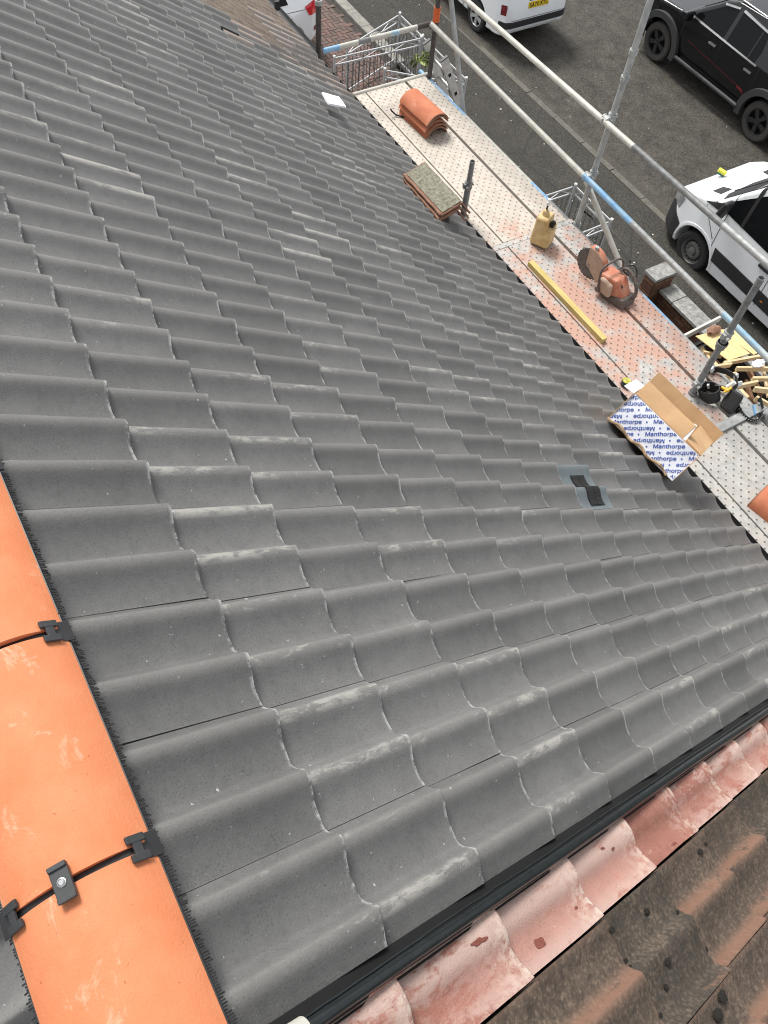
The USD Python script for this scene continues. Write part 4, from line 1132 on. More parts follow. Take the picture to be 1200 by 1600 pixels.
part(tb, 'belt', strap_loop((-0.17, 0.10, 0.015), 0.13, 0.085, 0.06, (0.25, -0.2, 0.2)), 'leather', smooth=40, world=False)
part(tb, 'belt', strap_loop((0.10, 0.13, 0.005), 0.16, 0.10, 0.05, (0.05, 0.1, -0.5), a0=-1.9, a1=1.9), 'leather', smooth=40, world=False)
part(tb, 'pouch', strap_loop((-0.10, -0.08, 0.0), 0.085, 0.065, 0.11, (0.3, -0.35, 0.3)), 'leather', smooth=40, world=False)
part(tb, 'pouch', hull([((-0.02, 0.0, 0.02), 0.02), ((0.07, 0.03, 0.02), 0.02), ((-0.01, 0.01, 0.12), 0.018), ((0.06, 0.03, 0.12), 0.018), ((0.02, -0.07, 0.03), 0.02), ((0.09, -0.05, 0.02), 0.02)], 12), 'leather', smooth=40, world=False)
for c_, rz_ in (((-0.285, 0.09, 0.045), 0.3), ((-0.13, 0.185, 0.075), 0.1), ((-0.06, 0.155, 0.078), -0.1), ((-0.17, -0.06, 0.06), 0.6)):
    part(tb, 'reflective_patch', cbox(c_, (0.016, 0.04, 0.036), 0.003, rotm((0, 0, 1), rz_) @ rotm((0, 1, 0), -0.5)), 'white_plastic', world=False)
rv = []
for a in np.linspace(-1.7, 1.7, 22):
    for rr_ in (0.0, 0.022):
        x_, y_ = 0.163 * math.cos(a), 0.103 * math.sin(a)
        R = rotm((1, 0, 0), 0.05) @ rotm((0, 1, 0), 0.1) @ rotm((0, 0, 1), -0.5)
        rv.append(moved(trimesh.creation.icosphere(1, 0.005), np.array([0.10, 0.13, 0.005]) + R @ np.array([x_, y_, 0.015 + rr_])))
part(tb, 'rivets', cat_(*rv), 'chrome', smooth=True, world=False)
part(tb, 'plastic_cap', tube((-0.06, 0.0, 0.12), (-0.045, 0.03, 0.18), 0.02, 14, r2=0.016), 'white_plastic', smooth=40, world=False)
part(tb, 'yellow_handle', cat_(tube((-0.08, -0.04, 0.12), (-0.02, -0.035, 0.14), 0.013, 12), tube((-0.035, -0.06, 0.12), (-0.03, 0.0, 0.15), 0.010, 12)), 'yellow_plastic', smooth=40, world=False)
part(tb, 'steel_tool', tube((-0.13, -0.05, 0.10), (-0.08, -0.06, 0.15), 0.005, 8), 'steel', smooth=40, world=False)
part(tb, 'handle', tube((-0.25, -0.03, 0.016), (-0.12, -0.01, 0.02), 0.013, 12), 'black_plastic', smooth=40, world=False)
part(tb, 'hanging_strap', cat_(cbox((0.13, 0.0, 0.012), (0.13, 0.022, 0.01), 0.003, rotm((0, 0, 1), -0.5))), 'leather', world=False)
part(tb, 'blue_lining', cbox((0.17, 0.12, 0.03), (0.09, 0.012, 0.03), 0.004, rotm((0, 0, 1), -0.6)), 'blue_paint', world=False)

# cardboard box standing on the eaves tiles
bxl = thing('cardboard_box', 'opened cardboard box with blue Manthorpe print standing on the eaves', 'box', RP((-0.47, 3.5, 0.0)))


def panel(o, ex, ey, w, h, t=0.004, warp=0.0, seed=0, n=14):
    """A corrugated card panel from corner o along ex (w) and ey (h), slightly warped."""
    ex, ey = np.asarray(ex, float), np.asarray(ey, float)
    ex /= np.linalg.norm(ex); ey = ey - ex * (ex @ ey); ey /= np.linalg.norm(ey)
    nz = np.cross(ex, ey)
    a, b = np.meshgrid(np.linspace(0, w, n), np.linspace(0, h, n), indexing='ij')
    d = warp * (meshkit.noise(np.stack([a * 7 + seed, b * 7, 0 * a], -1), 3) - .5)
    P = np.asarray(o) + a[..., None] * ex + b[..., None] * ey + d[..., None] * nz
    top, bot = (P + nz * t / 2).reshape(-1, 3), (P - nz * t / 2).reshape(-1, 3)
    f = []
    for i in range(n - 1):
        for j in range(n - 1):
            q = (i * n + j, (i + 1) * n + j, (i + 1) * n + j + 1, i * n + j + 1)
            f += [q, tuple(x_ + n * n for x_ in q[::-1])]
    for k in range(n - 1):
        for (p_, q_) in (((k, 0), (k + 1, 0)), ((k + 1, n - 1), (k, n - 1)), ((0, k + 1), (0, k)), ((n - 1, k), (n - 1, k + 1))):
            i0, i1 = p_[0] * n + p_[1], q_[0] * n + q_[1]
            f.append((i1, i0, i0 + n * n, i1 + n * n))
    return (np.vstack([top, bot]), f)


BXA = math.radians(17)


def RB(m):
    v, f = arr(m)
    return trimesh.Trimesh(RP(v), f, process=False)


def box_turn(P):
    c, s = math.cos(BXA), math.sin(BXA)
    d = np.asarray(P, float) - [X0, S0, 0]
    return np.c_[d[:, 0] * c - d[:, 1] * s, d[:, 0] * s + d[:, 1] * c, d[:, 2]] + [X0, S0, 0]


def BB(m):
    v, f = arr(m)
    return trimesh.Trimesh(RP(box_turn(v)), f, process=False)


X0, X1, S0, S1, N0, N1 = -0.76, -0.20, 3.34, 3.74, 0.012, 0.235
part(bxl, 'front_panel', BB(panel((X0, S0, N0), (1, 0, 0), (0, 0.06, 1), X1 - X0, N1 - N0, warp=0.014)), 'card_white', smooth=30, label='white panel printed with blue lettering')
part(bxl, 'back_panel', BB(panel((X0 - 0.01, S1, N0), (1, 0, 0), (0, 0.03, 1), X1 - X0 + 0.02, N1 - N0 + 0.13, warp=0.008, seed=3)), 'card', smooth=30)
part(bxl, 'side_panel', BB(panel((X0, S0, N0), (0, 1, 0), (0, 0, 1), S1 - S0, N1 - N0, warp=0.004, seed=5)), 'card', smooth=30)
part(bxl, 'side_panel', BB(panel((X1, S0, N0), (0, 1, 0), (0, 0, 1), S1 - S0, N1 - N0, warp=0.004, seed=6)), 'card', smooth=30)
part(bxl, 'base', BB(panel((X0, S0, N0), (1, 0, 0), (0, 1, 0), X1 - X0, S1 - S0, warp=0.002, seed=7)), 'card', smooth=30)
part(bxl, 'front_flap', BB(panel((X0 + 0.01, S0 + 0.012, N1 + 0.002), (1, 0, 0.0), (0, 0.55, 1.0), 0.40, 0.115, warp=0.016, seed=9)), 'card', smooth=30, label='large brown front flap standing up')
part(bxl, 'end_flap', BB(panel((X1 + 0.004, S0 + 0.01, N1 + 0.002), (0, 1, 0.12), (-1, 0.1, 0.15), S1 - S0 - 0.01, 0.135, warp=0.010, seed=11)), 'card', smooth=30)
part(bxl, 'end_flap', BB(panel((X0 - 0.002, S0 + 0.02, N1 - 0.005), (0, 1, 0.1), (-1, 0, -0.15), S1 - S0 - 0.12, 0.075, warp=0.010, seed=12)), 'card_white', smooth=30, label='folded flap showing print')
part(bxl, 'torn_edge', BB(wire([(x_, S0 - 0.006 + 0.008 * math.sin(x_ * 61), N0 + 0.008 + 0.010 * math.sin(x_ * 37 + 1)) for x_ in np.linspace(X0 - 0.005, X1 - 0.05, 40)], 0.009, 6)), 'card_torn', smooth=True)
part(bxl, 'printed_strip', BB(panel((X0 + 0.412, S0 + 0.018, N1 + 0.002), (0.10, 0, 0.02), (0.0, 0.50, 1.0), 0.022, 0.118, warp=0.002, seed=13)), 'card_white', smooth=30)


def print_rows(cw, chh, ang, o=(X0, S0, N0), ey=(0, 0.06, 1)):
    """Rows of the printed word running slantwise over a panel, every other row upside down, cut at its edges."""
    ey = np.asarray(ey, float); ey = ey / np.linalg.norm(ey)
    ex = np.array([1.0, 0, 0]); nz = np.cross(ex, ey)
    ca, sa = math.cos(ang), math.sin(ang)
    row = 0
    for z in np.arange(-0.42, 0.30, 0.0385):
        x_ = -0.3 + [0.0, 0.13, 0.05, 0.19][row % 4]
        while x_ < 0.75:
            for txt, hgt, dx, bold in (('Manthorpe', 0.0235, 0.0, True), ('\u2022', 0.022, 0.215, True)):
                t_ = meshkit.text_mesh(txt, hgt, 0.0010, bold=bold)
                v = t_.vertices.copy()
                if txt != '\u2022':
                    v[:, 0] *= 0.19 / (v[:, 0].max() - v[:, 0].min())
                v[:, 0] += 0.12 * v[:, 1]
                if row % 2 and txt != '\u2022':
                    c = (v.min(0) + v.max(0)) / 2
                    v[:, :2] = 2 * c[:2] - v[:, :2]
                v = v + [x_ + dx, z, 0]
                v = np.c_[v[:, 0] * ca - v[:, 1] * sa, v[:, 0] * sa + v[:, 1] * ca, v[:, 2]]
                m_ = trimesh.Trimesh(v, t_.faces, process=False)
                for pt, nn in (((0.005, 0, 0), (1, 0, 0)), ((cw - 0.005, 0, 0), (-1, 0, 0)), ((0, 0.012, 0), (0, 1, 0)), ((0, chh - 0.004, 0), (0, -1, 0))):
                    if len(m_.faces):
                        m_ = trimesh.intersections.slice_mesh_plane(m_, nn, pt)
                if len(m_.faces):
                    v = np.asarray(m_.vertices)
                    # follow the panel's warp
                    d = 0.014 * (meshkit.noise(np.c_[v[:, 0] * 7, v[:, 1] * 7, 0 * v[:, 0]], 3) - .5)
                    W = np.asarray(o) + v[:, :1] * ex + v[:, 1:2] * ey + (v[:, 2:3] + 0.0030 + d[:, None]) * nz
                    part(bxl, 'lettering', trimesh.Trimesh(RP(box_turn(W)), m_.faces, process=False), 'blue_ink')
            x_ += 0.262
        row += 1


print_rows(X1 - X0, N1 - N0, math.radians(45))

# white paper pack on the tiles
pp = RB(panel((-4.48, 3.20, 0.03), (1, -0.30, 0.0), (0.35, 1, 0.42), 0.22, 0.15, t=0.014, warp=0.012, seed=4))
solo('paper_pack', pp, 'paper', 'white paper packet lying on the grey tiles near the far eaves', 'packet', smooth=30)
# crumbs on the tiles
cr = []
for X, S in ((-0.30, -0.55), (0.02, -0.42)):
    s = trimesh.creation.icosphere(1, 1.0)
    v = s.vertices * [0.010, 0.006, 0.003] * (1 + 0.5 * rng.random((len(s.vertices), 1)))
    cr.append(trimesh.Trimesh(RP(v + [X, S, 0.001 - 0.01]), s.faces))

# ------------------------------------------------------------------ railings
def railing(name, a, b, z0, label, h=1.0, group='galvanised garden railings', post_a=True, post_b=True):
    a, b = np.array([*a, 0.0]), np.array([*b, 0.0])
    L = np.linalg.norm(b - a)
    rz_ = math.atan2(b[1] - a[1], b[0] - a[0])
    t_ = thing(name, label, 'railing', (a[0], a[1], z0), rz_, group)
    for on, x_ in ((post_a, 0.0), (post_b, L)):
        if on:
            part(t_, 'post', tube((x_, 0, 0), (x_, 0, h - 0.01), 0.022, 14), 'railing', smooth=40, world=False)
            part(t_, 'post_cap', lathe([(0.024, h - 0.02), (0.029, h), (0.024, h + 0.014), (0.0, h + 0.02)], 14, c=(x_, 0, 0)), 'white_plastic', smooth=50, world=False)
    for z in (h - 0.04, h - 0.17, 0.10):
        part(t_, 'rail', cbox((L / 2, 0, z), (L - 0.06, 0.02, 0.028), 0.004), 'railing', world=False)
    nb_ = max(2, int(L / 0.11))
    for i in range(nb_):
        x_ = (i + 0.5) * L / nb_
        part(t_, 'bar', tube((x_, 0, 0.10), (x_, 0, h - 0.17), 0.008, 6), 'rail_bar', world=False)
    zz = [(0.03 + (L - 0.06) * i / 6, 0, h - 0.05 if i % 2 else h - 0.16) for i in range(7)]
    part(t_, 'zigzag', cat_(*[tube(zz[i], zz[i + 1], 0.007, 6) for i in range(6)]), 'railing', world=False)
    for i in range(max(1, int(L / 0.4))):
        cx_ = (i + 0.5) * L / max(1, int(L / 0.4))
        sp = []
        for sgn in (-1, 1):
            th_ = np.linspace(0.4, 2.6 * PI, 22)
            sp.append(wire(np.c_[cx_ + sgn * (0.012 + 0.011 * th_ * 0.55 * np.cos(th_) + 0.03), 0 * th_, h - 0.42 + 0.011 * th_ * 0.9 * np.sin(th_)], 0.005, 5))
        part(t_, 'scroll', cat_(*sp), 'railing', smooth=True, world=False)
    return t_


zr = PV
railing('railing', (-12.79, 8.71), (-11.93, 8.71), zr, 'railing panel along the pavement nearest the brick drive edging')
railing('railing', (-11.91, 8.71), (-11.05, 8.71), zr, 'middle railing panel along the pavement behind the ladder', post_a=False)
railing('railing', (-11.03, 8.71), (-10.39, 8.71), zr, 'short railing panel at the corner right of the ladder', post_a=False)
railing('railing', (-12.79, 8.69), (-12.2, 7.2), zr, 'railing panel slanting from the far corner post towards the house', post_a=False)
railing('garden_gate', (-11.98, 6.80), (-11.9, 8.66), zr, 'long gate leaf pointing from the pavement to the house')
railing('garden_gate', (-11.26, 7.47), (-10.62, 8.2), zr, 'lower gate leaf standing open just beyond the deck end', post_b=False)
railing('railing', (-10.39, 8.66), (-10.75, 7.3), zr, 'railing return behind the ladder foot', post_a=False)
railing('railing', (-7.04, 8.71), (-6.07, 8.71), zr, 'railing panel along the pavement below the pressure bottle')
railing('railing', (-6.07, 8.68), (-6.03, 7.2), zr, 'railing return running to the house beside the brace', post_a=False)
railing('railing', (-7.04, 8.68), (-7.08, 7.2), zr, 'railing return hidden behind the outer upright', post_a=False)

# ------------------------------------------------------------------ brick wall with pillar
wl = thing('garden_wall', 'low brown brick garden wall with grey slab coping and end pillar by the van', 'wall', (-4.0, 8.75, PV))
rb = np.random.default_rng(31)
part(wl, 'core', box8((-3.55, 8.80, (PV - 6.86) / 2), (2.5, 0.17, -6.86 - PV)), 'mortar')
part(wl, 'core', box8((-4.78, 8.68, (PV - 6.60) / 2), (0.21, 0.40, -6.60 - PV)), 'mortar')
z = PV
r_i = 0
def brick_part(c, s):
    part(wl, 'brick', cbox(np.array(c) + rb.normal(size=3) * [0.001, 0.002, 0.001], s, 0.004), 'house_brick' if rb.random() < 0.6 else 'house_brick_pale')


while z < -6.64:
    zc = z + 0.0375
    if z + 0.065 < -6.86:
        x = -4.66 + (0.1125 if r_i % 2 else 0)
        if r_i % 2:
            brick_part((-4.61, 8.712, zc), (0.095, 0.024, 0.063))
        while x < -2.5:
            brick_part((x + 0.1075, 8.712, zc), (0.213, 0.024, 0.063))
            x += 0.225
    for (c, s) in (((-4.78, 8.474, zc), (0.213, 0.024, 0.063)), ((-4.673, 8.59, zc), (0.024, 0.213, 0.063)), ((-4.673, 8.80, zc), (0.024, 0.19, 0.063)) if z > -6.9 else (None, None), ((-4.888, 8.59, zc), (0.024, 0.213, 0.063))):
        if c:
            brick_part(c, s)
    z += 0.075
    r_i += 1
part(wl, 'pillar_cap', cbox((-4.785, 8.69, -6.575), (0.27, 0.46, 0.05), 0.01), 'coping')
x = -4.64
for L_ in (0.30, 0.78, 0.9, 0.6):
    part(wl, 'coping_slab', cbox((x + L_ / 2, 8.80, -6.83 + rb.normal() * 0.003), (L_ - 0.012, 0.31, 0.05), 0.008), 'coping')
    x += L_

# ------------------------------------------------------------------ skip with timber
sk = thing('skip', 'dark waste skip in the front yard heaped with timber offcuts', 'skip', (-2.2, 7.7, PV))
SZ = -6.45
outer = prism([(-2.95, PV + 0.02), (-1.0, PV + 0.02), (-0.6, SZ), (-3.30, SZ)], 7.05, 8.42, 'y')
inner = prism([(-2.9, PV + 0.08), (-1.05, PV + 0.08), (-0.64, SZ + 0.1), (-3.25, SZ + 0.1)], 7.1, 8.37, 'y')
part(sk, 'body', outer - inner, 'skip_paint')
part(sk, 'rim', cat_(cbox((-1.95, 7.05, SZ), (2.72, 0.06, 0.06), 0.01), cbox((-1.95, 8.42, SZ), (2.72, 0.06, 0.06), 0.01), cbox((-3.30, 7.73, SZ), (0.06, 1.4, 0.06), 0.01), cbox((-0.6, 7.73, SZ), (0.06, 1.4, 0.06), 0.01)), 'skip_paint')
part(sk, 'rubbish', box8((-1.98, 7.73, SZ - 0.25), (2.4, 1.2, 0.06)), 'brown_wood')


def plank(lbl, p, q, w, t, m, roll=0.0, name='plank', group='timber offcuts in the skip', cat='plank'):
    p, q = np.array(p, float), np.array(q, float)
    u, w_, d = frame_of(q - p)
    c, s = math.cos(roll), math.sin(roll)
    R = np.column_stack([u * c + w_ * s, -u * s + w_ * c, d])
    solo(name, cbox((p + q) / 2, (w, t, np.linalg.norm(q - p)), 0.003, R), m, lbl, cat, group)


PL = [  # label, both ends, width, thickness, material
    ('white painted board across the left end of the skip', (-3.419, 7.749, -6.320), (-3.458, 8.581, -6.316), 0.13, 0.03, 'white_wood', 1.651),
    ('pale batten nearest the white board, under the sheets', (-3.179, 7.984, -6.400), (-2.746, 7.856, -6.370), 0.09, 0.04, 'pale_wood', 1.471),
    ('long pale plank just below the plywood sheets', (-2.746, 7.933, -6.250), (-2.539, 8.810, -6.275), 0.07, 0.035, 'pale_wood', 1.630),
    ('second long pale plank below the plywood', (-2.569, 7.981, -6.200), (-2.285, 8.503, -6.195), 0.07, 0.03, 'pale_wood', 1.482),
    ('short light offcut at the left of the pile', (-2.745, 7.686, -6.200), (-2.657, 7.969, -6.204), 0.075, 0.03, 'pale_wood', 1.650),
    ('thin batten running down the pile left of centre', (-2.908, 7.867, -6.300), (-2.153, 7.881, -6.326), 0.05, 0.05, 'pale_wood', 1.605),
    ('wide offcut at the middle above the belt', (-2.277, 7.645, -6.100), (-2.203, 7.952, -6.095), 0.1, 0.03, 'pale_wood', 1.668),
    ('plank crossing at the right edge of the pile', (-2.305, 8.002, -6.150), (-2.139, 8.326, -6.149), 0.08, 0.035, 'pale_wood', 1.669),
    ('lower plank crossing at the right edge', (-2.138, 7.845, -6.100), (-1.952, 8.105, -6.097), 0.08, 0.035, 'pale_wood', 1.471),
    ('brown stained plank deep in the pile', (-2.569, 8.295, -6.350), (-2.111, 8.137, -6.369), 0.07, 0.04, 'brown_wood', 1.562),
    ('second brown plank near the belt', (-2.406, 8.102, -6.350), (-1.957, 7.843, -6.335), 0.06, 0.04, 'brown_wood', 1.476),
    ('narrow pale lath under the deck edge', (-2.586, 8.556, -6.300), (-2.019, 8.112, -6.282), 0.04, 0.03, 'pale_wood', 1.642),
    ('pale offcut beside the blue ledger', (-2.034, 7.800, -6.150), (-1.768, 7.941, -6.178), 0.09, 0.03, 'pale_wood', 1.567),
    ('short offcut tucked under the plywood corner', (-3.076, 7.900, -6.350), (-2.925, 8.150, -6.380), 0.08, 0.03, 'pale_wood', 1.491),
    ('brown board under the transom end', (-1.605, 7.306, -6.300), (-1.182, 7.432, -6.285), 0.14, 0.03, 'brown_wood', 1.480),
    ('yellow board showing below the transom', (-1.590, 7.435, -6.250), (-1.611, 7.853, -6.278), 0.09, 0.03, 'ply', 1.544),
    ('thin yellow lath below the transom', (-1.528, 7.297, -6.200), (-1.681, 7.591, -6.174), 0.03, 0.03, 'ply', 1.480),
    ('grey board below the transom', (-1.737, 7.404, -6.350), (-1.765, 7.801, -6.370), 0.12, 0.03, 'galv_dark', 1.516),
    ('crossing lath below the plywood', (-2.603, 7.656, -6.250), (-2.527, 7.979, -6.262), 0.06, 0.03, 'pale_wood', 1.513),
    ('slanting lath near the middle of the pile', (-2.670, 8.011, -6.400), (-2.023, 7.867, -6.423), 0.05, 0.03, 'pale_wood', 1.499),
]
for lb, a, b, w_, t_, m, ro in PL:
    plank(lb, a, b, w_, t_, m, roll=ro)
for lb, poly, z in (('larger yellow plywood sheet on the timber pile', [(-3.317, 7.922), (-3.249, 8.331), (-2.707, 8.408), (-2.752, 8.031)], -6.24),
                    ('second plywood sheet under the short upright', [(-3.286, 8.32), (-3.166, 8.587), (-2.681, 8.679), (-2.678, 8.474)], -6.27)):
    c = np.array(poly)
    solo('plywood_sheet', prism(c if Polygon(c).exterior.is_ccw else c[::-1], z - 0.012, z, 'z'), 'ply', lb, 'plywood', 'plywood sheets in the skip')
bp = np.array([-3.266, 8.212, -6.200])
bgm = trimesh.creation.icosphere(2, 1.0)
vv = bgm.vertices * [0.07, 0.12, 0.05] * (1 + 0.5 * (meshkit.noise(bgm.vertices * 3, 1)[:, None] - .5))
solo('broken_pot', trimesh.Trimesh(vv + bp, bgm.faces), 'old_clay', 'rust-brown broken lump at the end of the white board', 'rubble', smooth=30)
bp = np.array([-2.457, 8.251, -6.120])
vv = bgm.vertices * [0.06, 0.10, 0.03] * (1 + 0.7 * (meshkit.noise(bgm.vertices * 3.1, 5)[:, None] - .5))
solo('plastic_scrap', trimesh.Trimesh(vv + bp, bgm.faces), 'card_white', 'crumpled white plastic scrap on the planks', 'scrap', smooth=False)

# ------------------------------------------------------------------ vehicles
def smooth_man(m, length, it):
    m = m.refine_to_length(length)
    v, f = arr(m)
    t_ = trimesh.Trimesh(v, f, process=True)
    trimesh.smoothing.filter_taubin(t_, lamb=0.5, nu=0.51, iterations=it)
    return to_man(t_)


def car_shape(side, plan, front, W, length=0.07, it=10):
    xs_ = [p[0] for p in side]
    m = prism(side, -W, W, 'y') ^ prism(plan, -1, 4, 'z') ^ prism(front, min(xs_) - 1, max(xs_) + 1, 'x')
    return smooth_man(m, length, it)


def ccw(p):
    p = [tuple(q) for q in p]
    return p if Polygon(p).exterior.is_ccw else p[::-1]


def skin(body, poly, y_side, proud=0.004, axis='y', rng_=None, ymin=0.25):
    """The patch of the body's skin inside a polygon, lifted a few millimetres: a window, a lamp, a trim strip."""
    if axis == 'y':
        a = prism(ccw(poly), *((ymin, 3) if y_side > 0 else (-3, -ymin)), 'y')
        off = (0, proud * y_side, 0)
    elif axis == 'x':
        a = prism(ccw(poly), *rng_, 'x')
        off = (proud * y_side, 0, proud * 0.3)
    else:
        a = prism(ccw(poly), *rng_, 'z')
        off = (0, 0, proud)
    lifted = body.translate(off)
    piece = (lifted ^ a) - body
    return piece


def wheel(t_, x, y, z, r, w, style, side, tyre='rubber', name='wheel'):
    """side +1: outer face towards +y."""
    R = rotm((1, 0, 0), -PI / 2 * side)
    sh = [(r * 0.64, -w / 2), (r * 0.9, -w / 2), (r * 0.98, -w * 0.40), (r, -w * 0.28), (r, w * 0.28), (r * 0.98, w * 0.40), (r * 0.9, w / 2), (r * 0.70, w / 2), (r * 0.64, w * 0.44), (r * 0.62, w * 0.1)]
    wp = part(t_, name, lathe(sh, 40, c=(x, y, z), R=R), tyre, smooth=35, world=False)
    if style == 'steel':
        pr = [(r * 0.66, w * 0.45), (r * 0.63, w * 0.40), (r * 0.60, w * 0.22), (r * 0.50, w * 0.18), (r * 0.42, w * 0.30), (r * 0.30, w * 0.34), (r * 0.22, w * 0.26), (r * 0.18, w * 0.42), (r * 0.1, w * 0.44), (0.001, w * 0.44)]
        part(wp, 'rim', lathe(pr, 36, c=(x, y, z), R=R), 'rim_steel', smooth=40, world=False)
        hs = []
        for k in range(16):
            a = k / 16 * 2 * PI
            hs.append(cbox(R @ np.array([r * 0.49 * math.cos(a), r * 0.49 * math.sin(a), w * 0.20]) + [x, y, z], (0.028, 0.04, 0.03), 0.006, R @ rotm((0, 0, 1), a)))
        part(wp, 'rim_holes', cat_(*hs), 'dark_hole', world=False)
    else:
        m = 'alloy' if style == 'alloy' else 'rim_black'
        back = lathe([(r * 0.66, w * 0.45), (r * 0.62, w * 0.42), (r * 0.60, w * 0.05), (0.001, w * 0.05)], 36, c=(x, y, z), R=R)
        part(wp, 'rim', back, 'dark_hole' if style == 'alloy' else 'rim_black', smooth=40, world=False)
        ns = 5
        sp = [lathe([(r * 0.655, w * 0.40), (r * 0.655, w * 0.46), (r * 0.60, w * 0.44), (r * 0.59, w * 0.3)], 36, c=(x, y, z), R=R),
              lathe([(r * 0.17, w * 0.2), (r * 0.16, w * 0.42), (r * 0.08, w * 0.45), (0.001, w * 0.45)], 20, c=(x, y, z), R=R)]
        for k in range(ns):
            a = k / ns * 2 * PI + 0.3
            poly = np.array([(r * 0.12, -r * 0.09), (r * 0.61, -r * 0.135), (r * 0.61, r * 0.135), (r * 0.12, r * 0.09)])
            s_ = moved(prism(poly, w * 0.26, w * 0.40, 'z'), (0, 0, 0), rotm((0, 0, 1), a))
            sp.append(moved(s_, (x, y, z), R))
        part(wp, 'spokes', cat_(*sp), m, smooth=30, world=False)
    return wp


def arch_cut(body, x, z, r, W, depth=0.32):
    n = 30
    a = np.linspace(0, 2 * PI, n + 1)[:-1]
    poly = np.c_[x + r * np.cos(a), z + r * np.sin(a)]
    return body - prism(poly, W - depth, W + 1, 'y') - prism(poly, -W - 1, -W + depth, 'y')


def rect(x0, x1, z0, z1):
    return [(x0, z0), (x1, z0), (x1, z1), (x0, z1)]


# --- large white panel van, nose towards -x; local nose +x, near side (towards the house) is local +y
vW = 1.0
van = thing('panel_van', 'large white panel van parked half on the pavement, black side strip and steel wheel', 'van', (-5.45, 10.25 + vW, G), PI)
side = [(0.93, 0.26), (1.0, 0.45), (0.98, 0.72), (0.90, 0.92), (0.78, 1.06), (0.40, 1.24), (-0.02, 1.37), (-0.78, 2.18), (-1.0, 2.36), (-1.4, 2.46), (-4.7, 2.48), (-4.75, 0.36), (-4.6, 0.28)]
plan = [(-4.8, -1.0), (0.1, -1.0), (0.62, -0.93), (0.9, -0.74), (1.01, -0.35), (1.02, 0.35), (0.9, 0.74), (0.62, 0.93), (0.1, 1.0), (-4.8, 1.0)]
front = [(-0.95, 0.2), (-1.0, 0.5), (-1.0, 1.15), (-0.985, 1.3), (-0.86, 2.3), (-0.74, 2.6), (0.74, 2.6), (0.86, 2.3), (0.985, 1.3), (1.0, 1.15), (1.0, 0.5), (0.95, 0.2)]
body = car_shape(ccw(side), ccw(plan), ccw(front), vW + 0.1, 0.06, 9)
bodyc = arch_cut(body, 0.0, 0.36, 0.43, vW, 0.35)
bodyc = arch_cut(bodyc, -3.25, 0.36, 0.43, vW, 0.35)
P_ = lambda nm, m, mt_, **k: part(van, nm, m, mt_, world=False, **k)
P_('body', bodyc, 'white_paint', smooth=40)
P_('wheel_well', box8((-1.6, 0, 0.5), (4.2, 1.3, 0.3)), 'dark_hole')
bump = [(0.5, 0.24), (1.1, 0.24), (1.1, 0.62), (0.80, 0.80), (0.46, 0.60)]
for s_ in (1, -1):
    P_('bumper_corner', skin(bodyc, bump, s_, 0.02), 'car_black', smooth=40)
P_('bumper', skin(bodyc, [(-0.72, 0.2), (0.72, 0.2), (0.72, 0.66), (-0.72, 0.66)], 1, 0.02, 'x', (0.3, 1.3)), 'car_black', smooth=40)
P_('grille', skin(bodyc, [(-0.45, 0.70), (0.45, 0.70), (0.5, 0.90), (-0.5, 0.90)], 1, 0.006, 'x', (0.3, 1.3)), 'car_black', smooth=40)
